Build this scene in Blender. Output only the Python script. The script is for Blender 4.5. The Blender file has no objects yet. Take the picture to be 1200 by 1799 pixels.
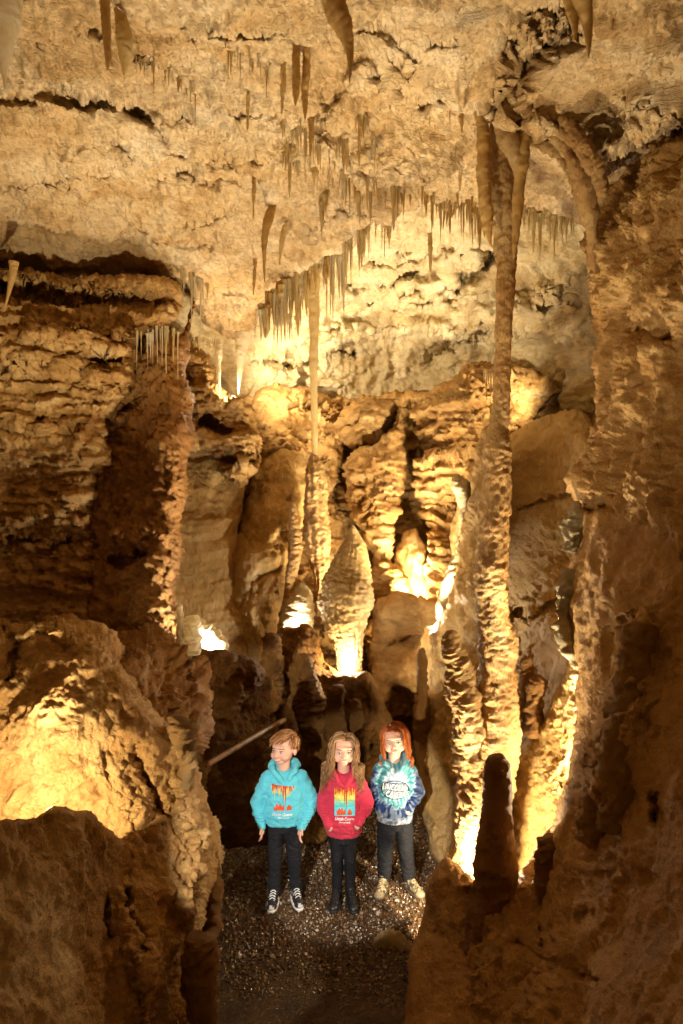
import bpy, math, random
import numpy as np
from mathutils import Vector, Matrix
random.seed(7)
rng = np.random.default_rng(11)
SC = bpy.context.scene
COL = SC.collection
# ------------------------------------------------------------------ camera, world, exposure
CZ = 2.86
FPX = 1200.0
cam = bpy.data.cameras.new('camera'); camo = bpy.data.objects.new('camera', cam); COL.objects.link(camo)
cam.sensor_fit = 'VERTICAL'; cam.sensor_height = 36.0; cam.lens = 36.0*FPX/1799.0
cam.clip_start = 0.05; cam.clip_end = 200.0
camo.location = (0, 0, CZ); camo.rotation_euler = (math.radians(90), 0, 0)
SC.camera = camo
SC.view_settings.view_transform = 'Standard'; SC.view_settings.look = 'None'
SC.view_settings.exposure = 0.5; SC.view_settings.gamma = 1.0
SC.cycles.use_denoising = True
SC.cycles.max_bounces = 6; SC.cycles.diffuse_bounces = 4; SC.cycles.glossy_bounces = 2
SC.cycles.sample_clamp_indirect = 4.0
world = bpy.data.worlds.new('World'); SC.world = world; world.use_nodes = True
wb = world.node_tree.nodes['Background']
wb.inputs['Color'].default_value = (1.0, 0.50, 0.15, 1); wb.inputs['Strength'].default_value = 0.12

def at(px, py, d):
    """pixel of the 1200x1799 photograph at distance d (m) along the view axis -> world point"""
    return np.array([(px-600.0)/FPX*d, d, CZ-(py-899.5)/FPX*d])

def lamp(name, loc, power, color=(1.0, 0.78, 0.50), kind='POINT', radius=0.04, target=None, cone=60, blend=0.5):
    l = bpy.data.lights.new(name, kind); l.energy = power; l.color = color
    l.shadow_soft_size = radius
    o = bpy.data.objects.new(name, l); COL.objects.link(o); o.location = tuple(loc)
    if kind == 'SPOT':
        l.spot_size = math.radians(cone); l.spot_blend = blend
        o.rotation_euler = (Vector(tuple(target))-Vector(tuple(loc))).to_track_quat('-Z', 'Y').to_euler()
    return o
L_N = (1.0, .90, .76); L_W = (1.0, 0.75, 0.40); L_C = (1.0, 0.825, 0.55)
LAMPS = [
    # name, pixel+distance, watts, colour
    ('left_ledge_light', (30, 1488, 2.74), 55, L_C),
    ('wall_foot_light', (125, 1092, 4.9), 80, L_C),
    ('column_foot_light', (832, 1542, 4.42), 105, L_C),
    ('pillar_foot_light', (360, 1152, 5.38), 80, L_N),
    ('mound_light', (522, 1100, 6.93), 40, L_N),
    ('hood_foot_light', (609, 1172, 6.52), 40, L_C),
    ('slab_light', (762, 1100, 6.5), 60, L_N),
    ('basin_light', (712, 1032, 8.15), 60, L_W),
    ('right_wall_light', (1040, 1370, 4.3), 70, L_C),
    ('path_fill', (715, 1120, 8.5), 14, L_W),  # unseen fill lamp, added to brighten the black far path
    ('left_back_light', (410, 690, 7.5), 14, L_C),
]
LAMP_LABELS = {
    'left_ledge_light': 'floodlight hidden behind the dark ledge lighting the left boulder',
    'wall_foot_light': 'floodlight behind the top of the left boulder, at the wall foot',
    'column_foot_light': 'floodlight at the foot of the great column behind the blunt stalagmite',
    'pillar_foot_light': 'floodlight beside the brilliant white rock under the left pillar',
    'mound_light': 'floodlight at the cream mound in the centre',
    'hood_foot_light': 'floodlight under the hooded flowstone',
    'slab_light': 'floodlight on the far right ledge beside the lit spur',
    'basin_light': 'floodlight in the glowing basin farthest back',
    'right_wall_light': 'floodlight behind the edge of the dark right wall',
    'path_fill': 'added fill lamp low behind the glowing basin over the far path',
    'left_back_light': 'floodlight in the recess behind the left pillar',
}
for nm, (px, py, d), w, c in LAMPS:
    lamp(nm, at(px, py, d), w, c, radius=.03)
# unseen spots added to brighten ceilings and walls, then the children's key
lamp('left_ledge_fill', at(50, 1460, 2.72), 170, L_C, 'SPOT', .04, (-.9, 3.9, 5.36), 75, 1.0)
lamp('column_foot_fill', at(800, 1500, 4.35), 230, L_C, 'SPOT', .04, (.9, 4.0, 5.36), 90, .9)
lamp('mound_fill', at(640, 1100, 7.1), 250, L_C, 'SPOT', .04, (.2, 8.6, 5.3), 120, .9)
lamp('basin_fill', at(730, 1025, 8.2), 130, L_C, 'SPOT', .04, (.7, 8.8, 5.3), 120, .9)
lamp('slab_fill', at(770, 1060, 6.3), 260, L_C, 'SPOT', .04, (0, 9.4, 5.0), 100, .9)
lamp('pillar_foot_fill', at(385, 1120, 5.5), 70, L_C, 'SPOT', .04, (-.6, 6.3, 5.36), 90, .9)
lamp('right_wall_fill', at(1030, 1330, 4.4), 250, L_C, 'SPOT', .04, (1.7, 4.6, 5.0), 90, .9)
lamp('left_back_fill', at(440, 660, 8.4), 170, L_C, 'SPOT', .04, (.6, 10.2, 4.6), 120, .9)
lamp('right_back_fill', at(960, 690, 7.2), 110, L_C, 'SPOT', .04, (.2, 10.2, 4.7), 110, .9)
lamp('left_ledge_cross_fill', at(40, 1452, 2.74), 230, L_C, 'SPOT', .04, (1.9, 4.0, 4.3), 62, .9)
lamp('right_wall_cross_fill', at(1000, 1150, 4.35), 40, L_C, 'SPOT', .04, (-2.2, 5.9, 3.8), 58, .9)
lamp('left_ledge_far_fill', at(60, 1452, 2.72), 330, L_C, 'SPOT', .04, (-2.4, 6.1, 5.3), 52, .9)
lamp('kids_key_light', (-1.0, .1, 2.72), 980, (1.0, .94, .86), 'SPOT', .04, (0.0, 5.1, .55), 16.5, .15)

# ------------------------------------------------------------------ noise
_P = np.concatenate([rng.permutation(256)]*3).astype(np.int32)
_G = rng.normal(size=(256, 3)).astype(np.float32); _G /= np.linalg.norm(_G, axis=1, keepdims=True)
def perlin(p):
    p = np.asarray(p, np.float32); f = np.floor(p); i = f.astype(np.int32) & 255; f = p-f
    u = f*f*f*(f*(f*6-15)+10)
    out = np.zeros(p.shape[0], np.float32)
    for dx in (0, 1):
        wx = u[:, 0] if dx else 1-u[:, 0]
        a = _P[(i[:, 0]+dx) & 255]
        for dy in (0, 1):
            wy = u[:, 1] if dy else 1-u[:, 1]
            b = _P[a+((i[:, 1]+dy) & 255)]
            for dz in (0, 1):
                wz = u[:, 2] if dz else 1-u[:, 2]
                g = _G[_P[b+((i[:, 2]+dz) & 255)]]
                out += wx*wy*wz*(g[:, 0]*(f[:, 0]-dx)+g[:, 1]*(f[:, 1]-dy)+g[:, 2]*(f[:, 2]-dz))
    return out*1.6
def fbm(p, o=4, gain=0.5):
    s = 0; a = 1.0; q = np.asarray(p, np.float32)
    for k in range(o):
        s = s+a*perlin(q+k*17.3); q = q*2.03; a *= gain
    return s
def ridged(p, o=3, gain=0.5):
    s = 0; a = 1.0; q = np.asarray(p, np.float32)
    for k in range(o):
        n = 1-np.abs(perlin(q+k*31.7)); s = s+a*n*n; q = q*2.03; a *= gain
    return s-1.0
def facet(p, size, seed=0):
    """broken-stone steps: every irregular cell has its own height and tilt"""
    q = np.asarray(p, np.float32)/np.asarray(size, np.float32); i0 = np.floor(q-.5).astype(np.int32); best = np.full(len(q), 9e9, np.float32); out = np.zeros(len(q), np.float32)
    for dx in (0, 1):
        for dy in (0, 1):
            for dz in (0, 1):
                c = i0+np.array((dx, dy, dz)); h = _P[_P[_P[(c[:, 0]+seed) & 255]+(c[:, 1] & 255)]+(c[:, 2] & 255)]
                f = c+.5+_G[h]*.42; r = q-f; d = (r*r).sum(1); m = d < best
                g = _G[(h+97) & 255]; v = (h.astype(np.float32)/127.5-1)*.7+(g*r).sum(1)*.9
                out = np.where(m, v, out); best = np.where(m, d, best)
    return out
# ------------------------------------------------------------------ meshes
def mesh_np(name, V, F, mat=None, smooth=True, cols=None):
    """V (n,3), F (m,4) or (m,3) int -> linked object"""
    me = bpy.data.meshes.new(name); V = np.asarray(V, np.float32); F = np.asarray(F, np.int32)
    k = F.shape[1]
    me.vertices.add(len(V)); me.vertices.foreach_set('co', V.ravel())
    me.loops.add(F.size); me.loops.foreach_set('vertex_index', F.ravel())
    me.polygons.add(len(F)); me.polygons.foreach_set('loop_start', np.arange(0, F.size, k, dtype=np.int32))
    me.polygons.foreach_set('use_smooth', np.full(len(F), smooth))
    me.update(calc_edges=True)
    if cols is not None:
        a = me.color_attributes.new('Col', 'FLOAT_COLOR', 'POINT')
        c = np.ones((len(V), 4), np.float32); c[:, :3] = cols; a.data.foreach_set('color', c.ravel())
    if mat: me.materials.append(mat)
    o = bpy.data.objects.new(name, me); COL.objects.link(o)
    return o
def tag(o, label=None, cat=None, group=None, kind=None):
    if label: o['label'] = label
    if cat: o['category'] = cat
    if group: o['group'] = group
    if kind: o['kind'] = kind
    return o
def empty(name, loc, label, cat, group=None):
    o = bpy.data.objects.new(name, None); COL.objects.link(o); o.location = tuple(loc); o.empty_display_size = .1
    return tag(o, label, cat, group)
def child(o, parent):
    """parent keeping the world position (parents are plain translations made just before)"""
    o.parent = parent; o.matrix_parent_inverse = Matrix.Translation(parent.location).inverted()
    return o
# ------------------------------------------------------------------ materials
def mat_new(name):
    m = bpy.data.materials.new(name); m.use_nodes = True
    nt = m.node_tree; b = nt.nodes['Principled BSDF']
    return m, nt, b
def N(nt, t, **kw):
    n = nt.nodes.new(t)
    for k, v in kw.items(): setattr(n, k, v)
    return n
def simple(name, col, rough=0.6, spec=0.5, bump=0, bscale=200, metallic=0, var=0.0, sheen=0.0):
    m, nt, b = mat_new(name)
    b.inputs['Base Color'].default_value = (*col, 1); b.inputs['Roughness'].default_value = rough
    b.inputs['Specular IOR Level'].default_value = spec; b.inputs['Metallic'].default_value = metallic
    if sheen: b.inputs['Sheen Weight'].default_value = sheen
    tc = N(nt, 'ShaderNodeTexCoord')
    if bump:
        n = N(nt, 'ShaderNodeTexNoise'); n.inputs['Scale'].default_value = bscale; n.inputs['Detail'].default_value = 4
        nt.links.new(tc.outputs['Object'], n.inputs['Vector'])
        bp = N(nt, 'ShaderNodeBump'); bp.inputs['Strength'].default_value = bump; bp.inputs['Distance'].default_value = 0.01
        nt.links.new(n.outputs['Fac'], bp.inputs['Height']); nt.links.new(bp.outputs['Normal'], b.inputs['Normal'])
    if var:
        n = N(nt, 'ShaderNodeTexNoise'); n.inputs['Scale'].default_value = bscale*.15; n.inputs['Detail'].default_value = 5
        nt.links.new(tc.outputs['Object'], n.inputs['Vector'])
        r = N(nt, 'ShaderNodeValToRGB'); r.color_ramp.elements[0].position = .3; r.color_ramp.elements[1].position = .7
        r.color_ramp.elements[0].color = (*[c*(1-var) for c in col], 1); r.color_ramp.elements[1].color = (*[min(1, c*(1+var)) for c in col], 1)
        nt.links.new(n.outputs['Fac'], r.inputs['Fac']); nt.links.new(r.outputs['Color'], b.inputs['Base Color'])
    return m
def vcol(name, rough=0.7, bump=0.1, bscale=300, spec=.3, sheen=0, subs=0):
    m, nt, b = mat_new(name)
    a = N(nt, 'ShaderNodeVertexColor', layer_name='Col'); nt.links.new(a.outputs['Color'], b.inputs['Base Color'])
    b.inputs['Roughness'].default_value = rough; b.inputs['Specular IOR Level'].default_value = spec
    if sheen: b.inputs['Sheen Weight'].default_value = sheen
    if subs:
        b.inputs['Subsurface Weight'].default_value = subs; b.inputs['Subsurface Radius'].default_value = (.01, .004, .002); b.inputs['Subsurface Scale'].default_value = 1
    if bump:
        tc = N(nt, 'ShaderNodeTexCoord'); n = N(nt, 'ShaderNodeTexNoise'); n.inputs['Scale'].default_value = bscale
        nt.links.new(tc.outputs['Object'], n.inputs['Vector'])
        bp = N(nt, 'ShaderNodeBump'); bp.inputs['Strength'].default_value = bump; bp.inputs['Distance'].default_value = 0.004
        nt.links.new(n.outputs['Fac'], bp.inputs['Height']); nt.links.new(bp.outputs['Normal'], b.inputs['Normal'])
    return m
def rock(name, stops, scale=1.3, bump=0.6, rough=0.62, spec=0.35, fine=45, stain=(0.10, 0.035, 0.008), stain_amt=0.35, strat=0.0):
    """layered limestone: colour patches at three sizes, rusty stains, four bump sizes"""
    m, nt, b = mat_new(name); L = nt.links.new
    tc = N(nt, 'ShaderNodeTexCoord')
    mp = N(nt, 'ShaderNodeMapping'); mp.inputs['Scale'].default_value = (1, 1, 1+strat*4); L(tc.outputs['Object'], mp.inputs['Vector'])
    def noise(sc, det=6, rgh=.6, dist=0.0, vec=mp):
        n = N(nt, 'ShaderNodeTexNoise'); n.inputs['Scale'].default_value = sc; n.inputs['Detail'].default_value = det
        n.inputs['Roughness'].default_value = rgh; n.inputs['Distortion'].default_value = dist; L(vec.outputs[0], n.inputs['Vector']); return n
    n1 = noise(scale, 8, .65, .6)
    n2 = noise(scale*6, 6, .7)
    mx = N(nt, 'ShaderNodeMath', operation='MULTIPLY_ADD'); L(n2.outputs['Fac'], mx.inputs[0]); mx.inputs[1].default_value = 0.45; 
    mm = N(nt, 'ShaderNodeMath', operation='MULTIPLY_ADD'); L(n1.outputs['Fac'], mm.inputs[0]); mm.inputs[1].default_value = 1.1; mm.inputs[2].default_value = -0.28
    L(mm.outputs[0], mx.inputs[2])
    r = N(nt, 'ShaderNodeValToRGB'); cr = r.color_ramp
    k = len(stops)
    while len(cr.elements) < k: cr.elements.new(.5)
    for i, c in enumerate(stops):
        cr.elements[i].position = .22+.56*i/(k-1); cr.elements[i].color = (*c, 1)
    L(mx.outputs[0], r.inputs['Fac'])
    n3 = noise(scale*2.2, 8, .75, 1.2)
    r3 = N(nt, 'ShaderNodeValToRGB'); r3.color_ramp.elements[0].position = .55; r3.color_ramp.elements[1].position = .72
    r3.color_ramp.elements[0].color = (0, 0, 0, 1); r3.color_ramp.elements[1].color = (stain_amt,)*3+(1,)
    L(n3.outputs['Fac'], r3.inputs['Fac'])
    mix = N(nt, 'ShaderNodeMix', data_type='RGBA'); L(r3.outputs['Color'], mix.inputs[0]); L(r.outputs['Color'], mix.inputs[6]); mix.inputs[7].default_value = (*stain, 1)
    L(mix.outputs[2], b.inputs['Base Color'])
    rr = N(nt, 'ShaderNodeMapRange'); L(n2.outputs['Fac'], rr.inputs['Value']); rr.inputs['To Min'].default_value = rough-.18; rr.inputs['To Max'].default_value = rough+.25
    L(rr.outputs[0], b.inputs['Roughness']); b.inputs['Specular IOR Level'].default_value = spec
    vo = N(nt, 'ShaderNodeTexVoronoi'); vo.inputs['Scale'].default_value = fine*.8; wv = noise(fine*.3, 4, .6, 0, tc)
    wa = N(nt, 'ShaderNodeVectorMath', operation='MULTIPLY_ADD'); L(wv.outputs['Color'], wa.inputs[0]); wa.inputs[1].default_value = (.05, .05, .05); L(tc.outputs['Object'], wa.inputs[2]); L(wa.outputs[0], vo.inputs['Vector'])
    bv = N(nt, 'ShaderNodeBump'); bv.inputs['Strength'].default_value = bump*.6; bv.inputs['Distance'].default_value = .012; L(vo.outputs['Distance'], bv.inputs['Height'])
    prev = bv
    for sc, dist, st in ((fine*.4, .07, .8), (fine, .045, 1.0), (fine*2.6, .020, 1.0)):
        n = noise(sc, 7, .68, .3, tc)
        n.noise_dimensions = '3D'
        bp = N(nt, 'ShaderNodeBump'); bp.inputs['Strength'].default_value = bump*st; bp.inputs['Distance'].default_value = dist
        L(n.outputs['Fac'], bp.inputs['Height'])
        if prev: L(prev.outputs['Normal'], bp.inputs['Normal'])
        prev = bp
    L(prev.outputs['Normal'], b.inputs['Normal'])
    return m
M = {}
M['ceiling'] = rock('pale_limestone', [(.38, .21, .075), (.60, .40, .18), (.70, .52, .29), (.78, .64, .43)], 1.9, .9, .75, .25, 48, stain_amt=.35)
M['ceil_back'] = rock('white_limestone', [(.48, .33, .14), (.64, .50, .27), (.72, .61, .38), (.80, .73, .54)], 1.6, .8, .75, .25, 32, stain_amt=.3, strat=.5)
M['wall'] = rock('ochre_limestone', [(.26, .115, .025), (.48, .26, .075), (.62, .385, .14), (.72, .51, .25)], 1.7, .95, .68, .3, 40, strat=.6)
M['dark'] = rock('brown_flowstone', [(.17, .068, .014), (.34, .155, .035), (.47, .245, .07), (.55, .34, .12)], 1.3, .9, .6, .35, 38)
M['shaded'] = rock('shade_darkened_rock', [(.08, .030, .005), (.15, .065, .012), (.21, .105, .024), (.27, .15, .04)], 1.3, .9, .75, .15, 38)  # rock colour darkened to stand for the shade behind the children
M['smooth'] = rock('tan_flowstone', [(.31, .18, .050), (.50, .31, .10), (.59, .40, .17), (.66, .50, .27)], 1.1, .65, .6, .3, 50, stain_amt=.35)
M['right'] = rock('golden_brown_flowstone', [(.25, .12, .028), (.42, .22, .06), (.52, .30, .09), (.60, .38, .16)], 1.0, .8, .6, .35, 44, stain_amt=.5)
M['boulder'] = rock('boulder_rock', [(.28, .135, .03), (.47, .26, .08), (.58, .37, .14), (.66, .47, .23)], 1.4, .95, .7, .3, 40)
M['column'] = rock('orange_calcite', [(.42, .19, .05), (.58, .32, .10), (.66, .42, .16), (.74, .54, .27)], 2.5, .8, .5, .4, 50, stain_amt=.3)
def thin(m, w):
    """calcite thin enough for the lamps behind to shine through"""
    nt = m.node_tree; b = nt.nodes['Principled BSDF']; out = [n for n in nt.nodes if n.type == 'OUTPUT_MATERIAL'][0]
    t = N(nt, 'ShaderNodeBsdfTranslucent'); mx = N(nt, 'ShaderNodeMixShader'); mx.inputs[0].default_value = w
    nt.links.new(b.inputs['Base Color'].links[0].from_socket, t.inputs['Color']); nt.links.new(b.outputs[0], mx.inputs[1]); nt.links.new(t.outputs[0], mx.inputs[2]); nt.links.new(mx.outputs[0], out.inputs['Surface']); return m
M['tite'] = thin(rock('calcite_straw', [(.58, .40, .14), (.72, .55, .24), (.78, .64, .34), (.84, .74, .48)], 5, .3, .45, .45, 80, stain_amt=.15), .45)
M['tite_w'] = thin(rock('pale_calcite', [(.68, .54, .30), (.78, .66, .42), (.84, .75, .54), (.88, .82, .66)], 5, .3, .45, .45, 80, stain_amt=.1), .45)
M['tite_d'] = thin(rock('rusty_calcite', [(.40, .21, .05), (.54, .32, .09), (.62, .41, .14), (.66, .48, .20)], 5, .3, .45, .45, 80, stain_amt=.2), .3)
M['gravel'] = rock('wet_gravel_bed', [(.05, .024, .008), (.10, .052, .020), (.15, .085, .035), (.22, .14, .065)], 6, .9, .35, .6, 60, strat=0)

# ------------------------------------------------------------------ rock masses
def tps(ctrl):
    """smooth surface through control points (px, py, distance): 1/distance is interpolated, so planes stay planes"""
    c = np.array(ctrl, float); n = len(c); x = c[:, :2]/1000.0; v = 1.0/c[:, 2]
    if n < 3: return lambda X, Y: np.full_like(X, c[:, 2].mean(), dtype=float)
    def U(r2): return np.where(r2 > 1e-12, r2*np.log(r2+1e-12), 0)
    K = U(((x[:, None]-x[None])**2).sum(-1))+np.eye(n)*2e-3
    Pm = np.hstack([np.ones((n, 1)), x]); A = np.zeros((n+3, n+3)); A[:n, :n] = K; A[:n, n:] = Pm; A[n:, :n] = Pm.T
    s = np.linalg.solve(A, np.concatenate([v, np.zeros(3)]))
    def f(X, Y):
        X = np.asarray(X, float)/1000; Y = np.asarray(Y, float)/1000
        o = s[n]+s[n+1]*X+s[n+2]*Y
        for i in range(n): o = o+s[i]*U((X-x[i, 0])**2+(Y-x[i, 1])**2)
        return 1.0/np.clip(o, 1/14.0, 1/1.1)
    return f
def chaikin(p, it=1):
    p = np.array(p, float)
    for _ in range(it):
        q = np.roll(p, -1, 0); p = np.stack([p*.75+q*.25, p*.25+q*.75], 1).reshape(-1, 2)
    return p
def seg_dist(X, Y, pts, closed=True):
    d = np.full(X.shape, 1e9, np.float32); inside = np.zeros(X.shape, bool); n = len(pts)
    for i in range(n if closed else n-1):
        x1, y1 = pts[i]; x2, y2 = pts[(i+1) % n]; dx, dy = x2-x1, y2-y1; L = dx*dx+dy*dy+1e-9
        t = np.clip(((X-x1)*dx+(Y-y1)*dy)/L, 0, 1); d = np.minimum(d, (X-x1-t*dx)**2+(Y-y1-t*dy)**2)
        if closed:
            c = (y1 > Y) != (y2 > Y)
            inside ^= c & (X < (x2-x1)*(Y-y1)/(y2-y1+1e-12)+x1)
    d = np.sqrt(d)
    return np.where(inside, d, -d) if closed else d
def displace(Pw, Nw, nz, seed=0.0, fade=1.0):
    p = Pw+seed; d = np.zeros(len(Pw), np.float32); g = nz.get
    if g('big'): d += g('big')*fbm(p/g('bigs', .9), 3)
    if g('str'):
        w = g('strw', .10)*fbm(p/1.3, 2)+.02*fbm(p/.25, 2); h = Pw[:, 2]+w+g('tilt', 0)*Pw[:, 0]
        s = 0
        for f, a in ((2.6, 1.0), (6.5, .65), (15, .38), (34, .16)):
            q = np.stack([p[:, 0]*.45*(1+f*.08), p[:, 1]*.45, h*f], 1); n = perlin(q+f)
            s = s+a*np.sign(n)*np.sqrt(np.abs(n))
        d += g('str')*s
    if g('pop'):
        m = np.clip(.55+.9*fbm(p/.7, 2), .12, 1.2)
        d += g('pop')*m*(1.0*np.abs(perlin(p/g('pops', .11)))+.6*ridged(p/(g('pops', .11)*.5), 2))
    if g('flu'):
        q = p/np.array([g('flus', .09), g('flus', .09), 1.1]); d += g('flu')*(1-2*np.abs(perlin(q)))+g('flu')*.5*perlin(q*2.1)
    if g('fine'): d += g('fine')*fbm(p/g('fines', .16), 4, .6)
    if g('crk'):
        c = np.abs(perlin(p/np.array([.9, .9, .5])+9.1)+.25*fbm(p/.2, 2)); d -= g('crk')*np.exp(-(c/.035)**2)
    if g('flk'):
        a = fbm(p/g('flks', .45)+4.4, 3, .55)*3.0; fr = a-np.floor(a); st = np.floor(a)+np.clip((fr-.80)/.20, 0, 1)
        b = fbm(p/(g('flks', .45)*.35)+8.4, 3, .55)*2.5; fb = b-np.floor(b); sb = np.floor(b)+np.clip((fb-.75)/.25, 0, 1)
        d += g('flk')*(st+.25*a)+g('flk')*.4*sb
    if g('fac'):
        w = p+.10*np.stack([fbm(p/.3, 2), fbm(p/.3+7, 2), .5*fbm(p/.3+13, 2)], 1); fz = g('facz', .4); k = .35+.9*np.clip(.5+fbm(p/.8+3, 2), 0, 1)
        for sz, a in ((.42, 1.0), (.17, .55), (.07, .30)): d += g('fac')*a*k*facet(w, (sz, sz, sz*fz), int(sz*100))
    if g('led'):   # long soft ledges with sharp lips
        h = (Pw[:, 1]*g('ledf', 1.5)-.55*Pw[:, 0]+1.1*fbm(p/1.4+40, 3)); fr = h-np.floor(h); k = np.clip(.35+1.1*fbm(p/1.1+50, 2), 0, 1.3)
        d += g('led')*k*(fr**1.5-np.clip((fr-.96)/.04, 0, 1))
        h = (Pw[:, 1]*4.1-1.2*Pw[:, 0]+1.6*fbm(p/.6+60, 3)); fr = h-np.floor(h); k = np.clip(.2+1.2*fbm(p/.7+70, 2), 0, 1.3)
        d += g('led')*.3*k*(fr**1.5-np.clip((fr-.94)/.06, 0, 1))
    gr = g('grit', .008); gs = g('grits', .05)
    if gr:
        a = perlin(p/gs+.6*perlin(p/(gs*2.2))[:, None]); k = .5+np.clip(.5+fbm(p/.5+21, 2), 0, 1.2); d += gr*k*(1.1*np.minimum(a, .12)*2+.6*perlin(p/(gs*.55)))
    d = d*fade
    return Pw+Nw*d[:, None]
def mass(name, poly, ctrl, mat, nz, r=40, T=.5, step=3.0, jag=6, T2=.25, carve=(), smoothit=1, seed=0., kind='structure', label=None, cat=None, group=None):
    P = chaikin(poly, smoothit); f = tps(ctrl)
    x0, y0 = P.min(0)-3*step; x1, y1 = P.max(0)+3*step
    X, Y = np.meshgrid(np.arange(x0, x1, step), np.arange(y0, y1, step)); sh = X.shape
    sd = seg_dist(X, Y, P).ravel()
    q = np.stack([X.ravel()/55, Y.ravel()/55, np.full(X.size, seed+3.3)], 1)
    sd = (sd+jag*fbm(q, 4, .6)).reshape(sh)
    gy, gx = np.gradient(sd, step); gl = np.hypot(gx, gy)+1e-6; gx, gy = gx/gl, gy/gl
    D = f(X, Y); t = np.clip(sd/r, 0, 1); D = D+T*(1-np.sqrt(np.maximum(0, 1-(1-t)**2)))
    for pts, w, a in carve:
        wob = fbm(np.stack([X.ravel()/45, Y.ravel()/45, np.full(X.size, w+.5)], 1), 4, .6).reshape(sh)
        dd = seg_dist(X+wob*14, Y+wob*14, np.array(pts, float), False); D = D+a*np.exp(-(dd/w)**2)*(1+.5*wob)
    out = np.maximum(-sd, 0); pull = np.where(out > 0, out+np.minimum(out, 2*step)*1.2, 0)
    Xp = X+gx*pull; Yp = Y+gy*pull; D = D+T2*out/step
    Pw = np.stack([(Xp-600)/FPX*D, D, CZ-(Yp-899.5)/FPX*D], -1)
    Ds = f(X, Y)+.3*(D-f(X, Y)); Ps = np.stack([(X-600)/FPX*Ds, Ds, CZ-(Y-899.5)/FPX*Ds], -1)
    du = np.gradient(Ps, axis=1); dv = np.gradient(Ps, axis=0); Nn = np.cross(du, dv); Nn /= np.linalg.norm(Nn, axis=-1, keepdims=True)+1e-9
    tocam = np.array([0, 0, CZ])-Pw; sg = np.sign((Nn*tocam).sum(-1, keepdims=True)); Nn = Nn*np.where(sg == 0, 1, sg)
    keep = sd > -2.6*step
    idx = -np.ones(sh, int); idx[keep] = np.arange(keep.sum())
    fade = np.clip((sd[keep]+4)/26, .0, 1); fade = .30+.70*fade*fade*(3-2*fade)
    V = displace(Pw[keep], Nn[keep], nz, seed, fade)
    a = keep[:-1, :-1] & keep[1:, :-1] & keep[:-1, 1:] & keep[1:, 1:]
    F = np.stack([idx[:-1, :-1][a], idx[1:, :-1][a], idx[1:, 1:][a], idx[:-1, 1:][a]], 1)
    o = mesh_np(name, V, F, mat); tag(o, label, cat, group, kind)
    return o
# ---- ceilings
CEIL_N = [(0, -400, 2.35), (1200, -400, 2.2), (0, 0, 3.45), (600, 0, 3.3), (1150, 0, 3.0), (0, 470, 6.9), (320, 475, 6.9), (600, 435, 6.5), (720, 350, 5.5), (860, 360, 5.35), (1040, 380, 5.2), (1000, 200, 4.1), (850, 180, 4.4), (300, 230, 4.75), (1200, 150, 3.6)]
fN = tps(CEIL_N)
mass('cave_ceiling', [(-800, -420), (2000, -420), (2000, 300), (1150, 360), (1060, 395), (1000, 384), (930, 378), (850, 368), (785, 345), (722, 348), (655, 396), (605, 440), (560, 462), (520, 492), (480, 512), (455, 545), (448, 590), (400, 598), (345, 560), (335, 500), (300, 488), (150, 490), (0, 474), (-800, 470)],
     CEIL_N, M['ceiling'], dict(grit=.010, grits=.05, big=.09, bigs=.7, led=.13, ledf=1.7, pop=.012, pops=.07, fine=.034, fines=.14, fac=.022, facz=1.6), r=28, T=.3, step=2.8, jag=9, seed=1.,
     carve=[([(60, 165), (110, 182), (180, 188), (240, 195), (270, 215), (300, 262), (325, 275), (380, 268), (430, 268), (450, 278)], 7, .13), ([(120, 178), (240, 190)], 16, .10), ([(240, 205), (330, 210)], 6, .08),
            ([(380, 272), (445, 270)], 8, .10), ([(-40, 335), (60, 322), (190, 305)], 6, .07), ([(20, 392), (90, 400), (160, 412)], 5, .06), ([(250, 420), (300, 432), (370, 425)], 5, .07), ([(270, 318), (330, 300), (400, 306), (460, 318)], 7, .07), ([(60, 60), (130, 52), (180, 66)], 5, .06), ([(300, 60), (350, 48), (420, 62), (500, 55)], 5, .07), ([(400, 180), (470, 192), (520, 188)], 5, .06), ([(60, 195), (20, 182), (-60, 176)], 8, .10), ([(540, 390), (600, 372), (650, 360)], 5, .06), ([(240, 195), (262, 210)], 12, .12), ([(640, 60), (720, 75), (800, 62)], 6, .07), ([(100, 260), (160, 250), (230, 262)], 5, .06), ([(330, 380), (420, 372)], 5, .05), ([(240, 117), (305, 122)], 5, .1), ([(280, 310), (380, 312)], 7, .1), ([(915, 115), (960, 75), (1005, 50)], 26, .45), ([(880, 160), (930, 100)], 16, .25), ([(660, 125), (720, 150), (770, 165)], 8, .2), ([(700, 100), (725, 95)], 14, .15),
            ([(640, 120), (560, 260), (640, 330)], 16, -.10), ([(950, 215), (1060, 285), (1150, 200)], 34, -.22), ([(500, 300), (700, 300)], 60, -.12), ([(545, 140), (560, 165)], 8, .15), ([(350, 540), (430, 545)], 30, -.2)])
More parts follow.
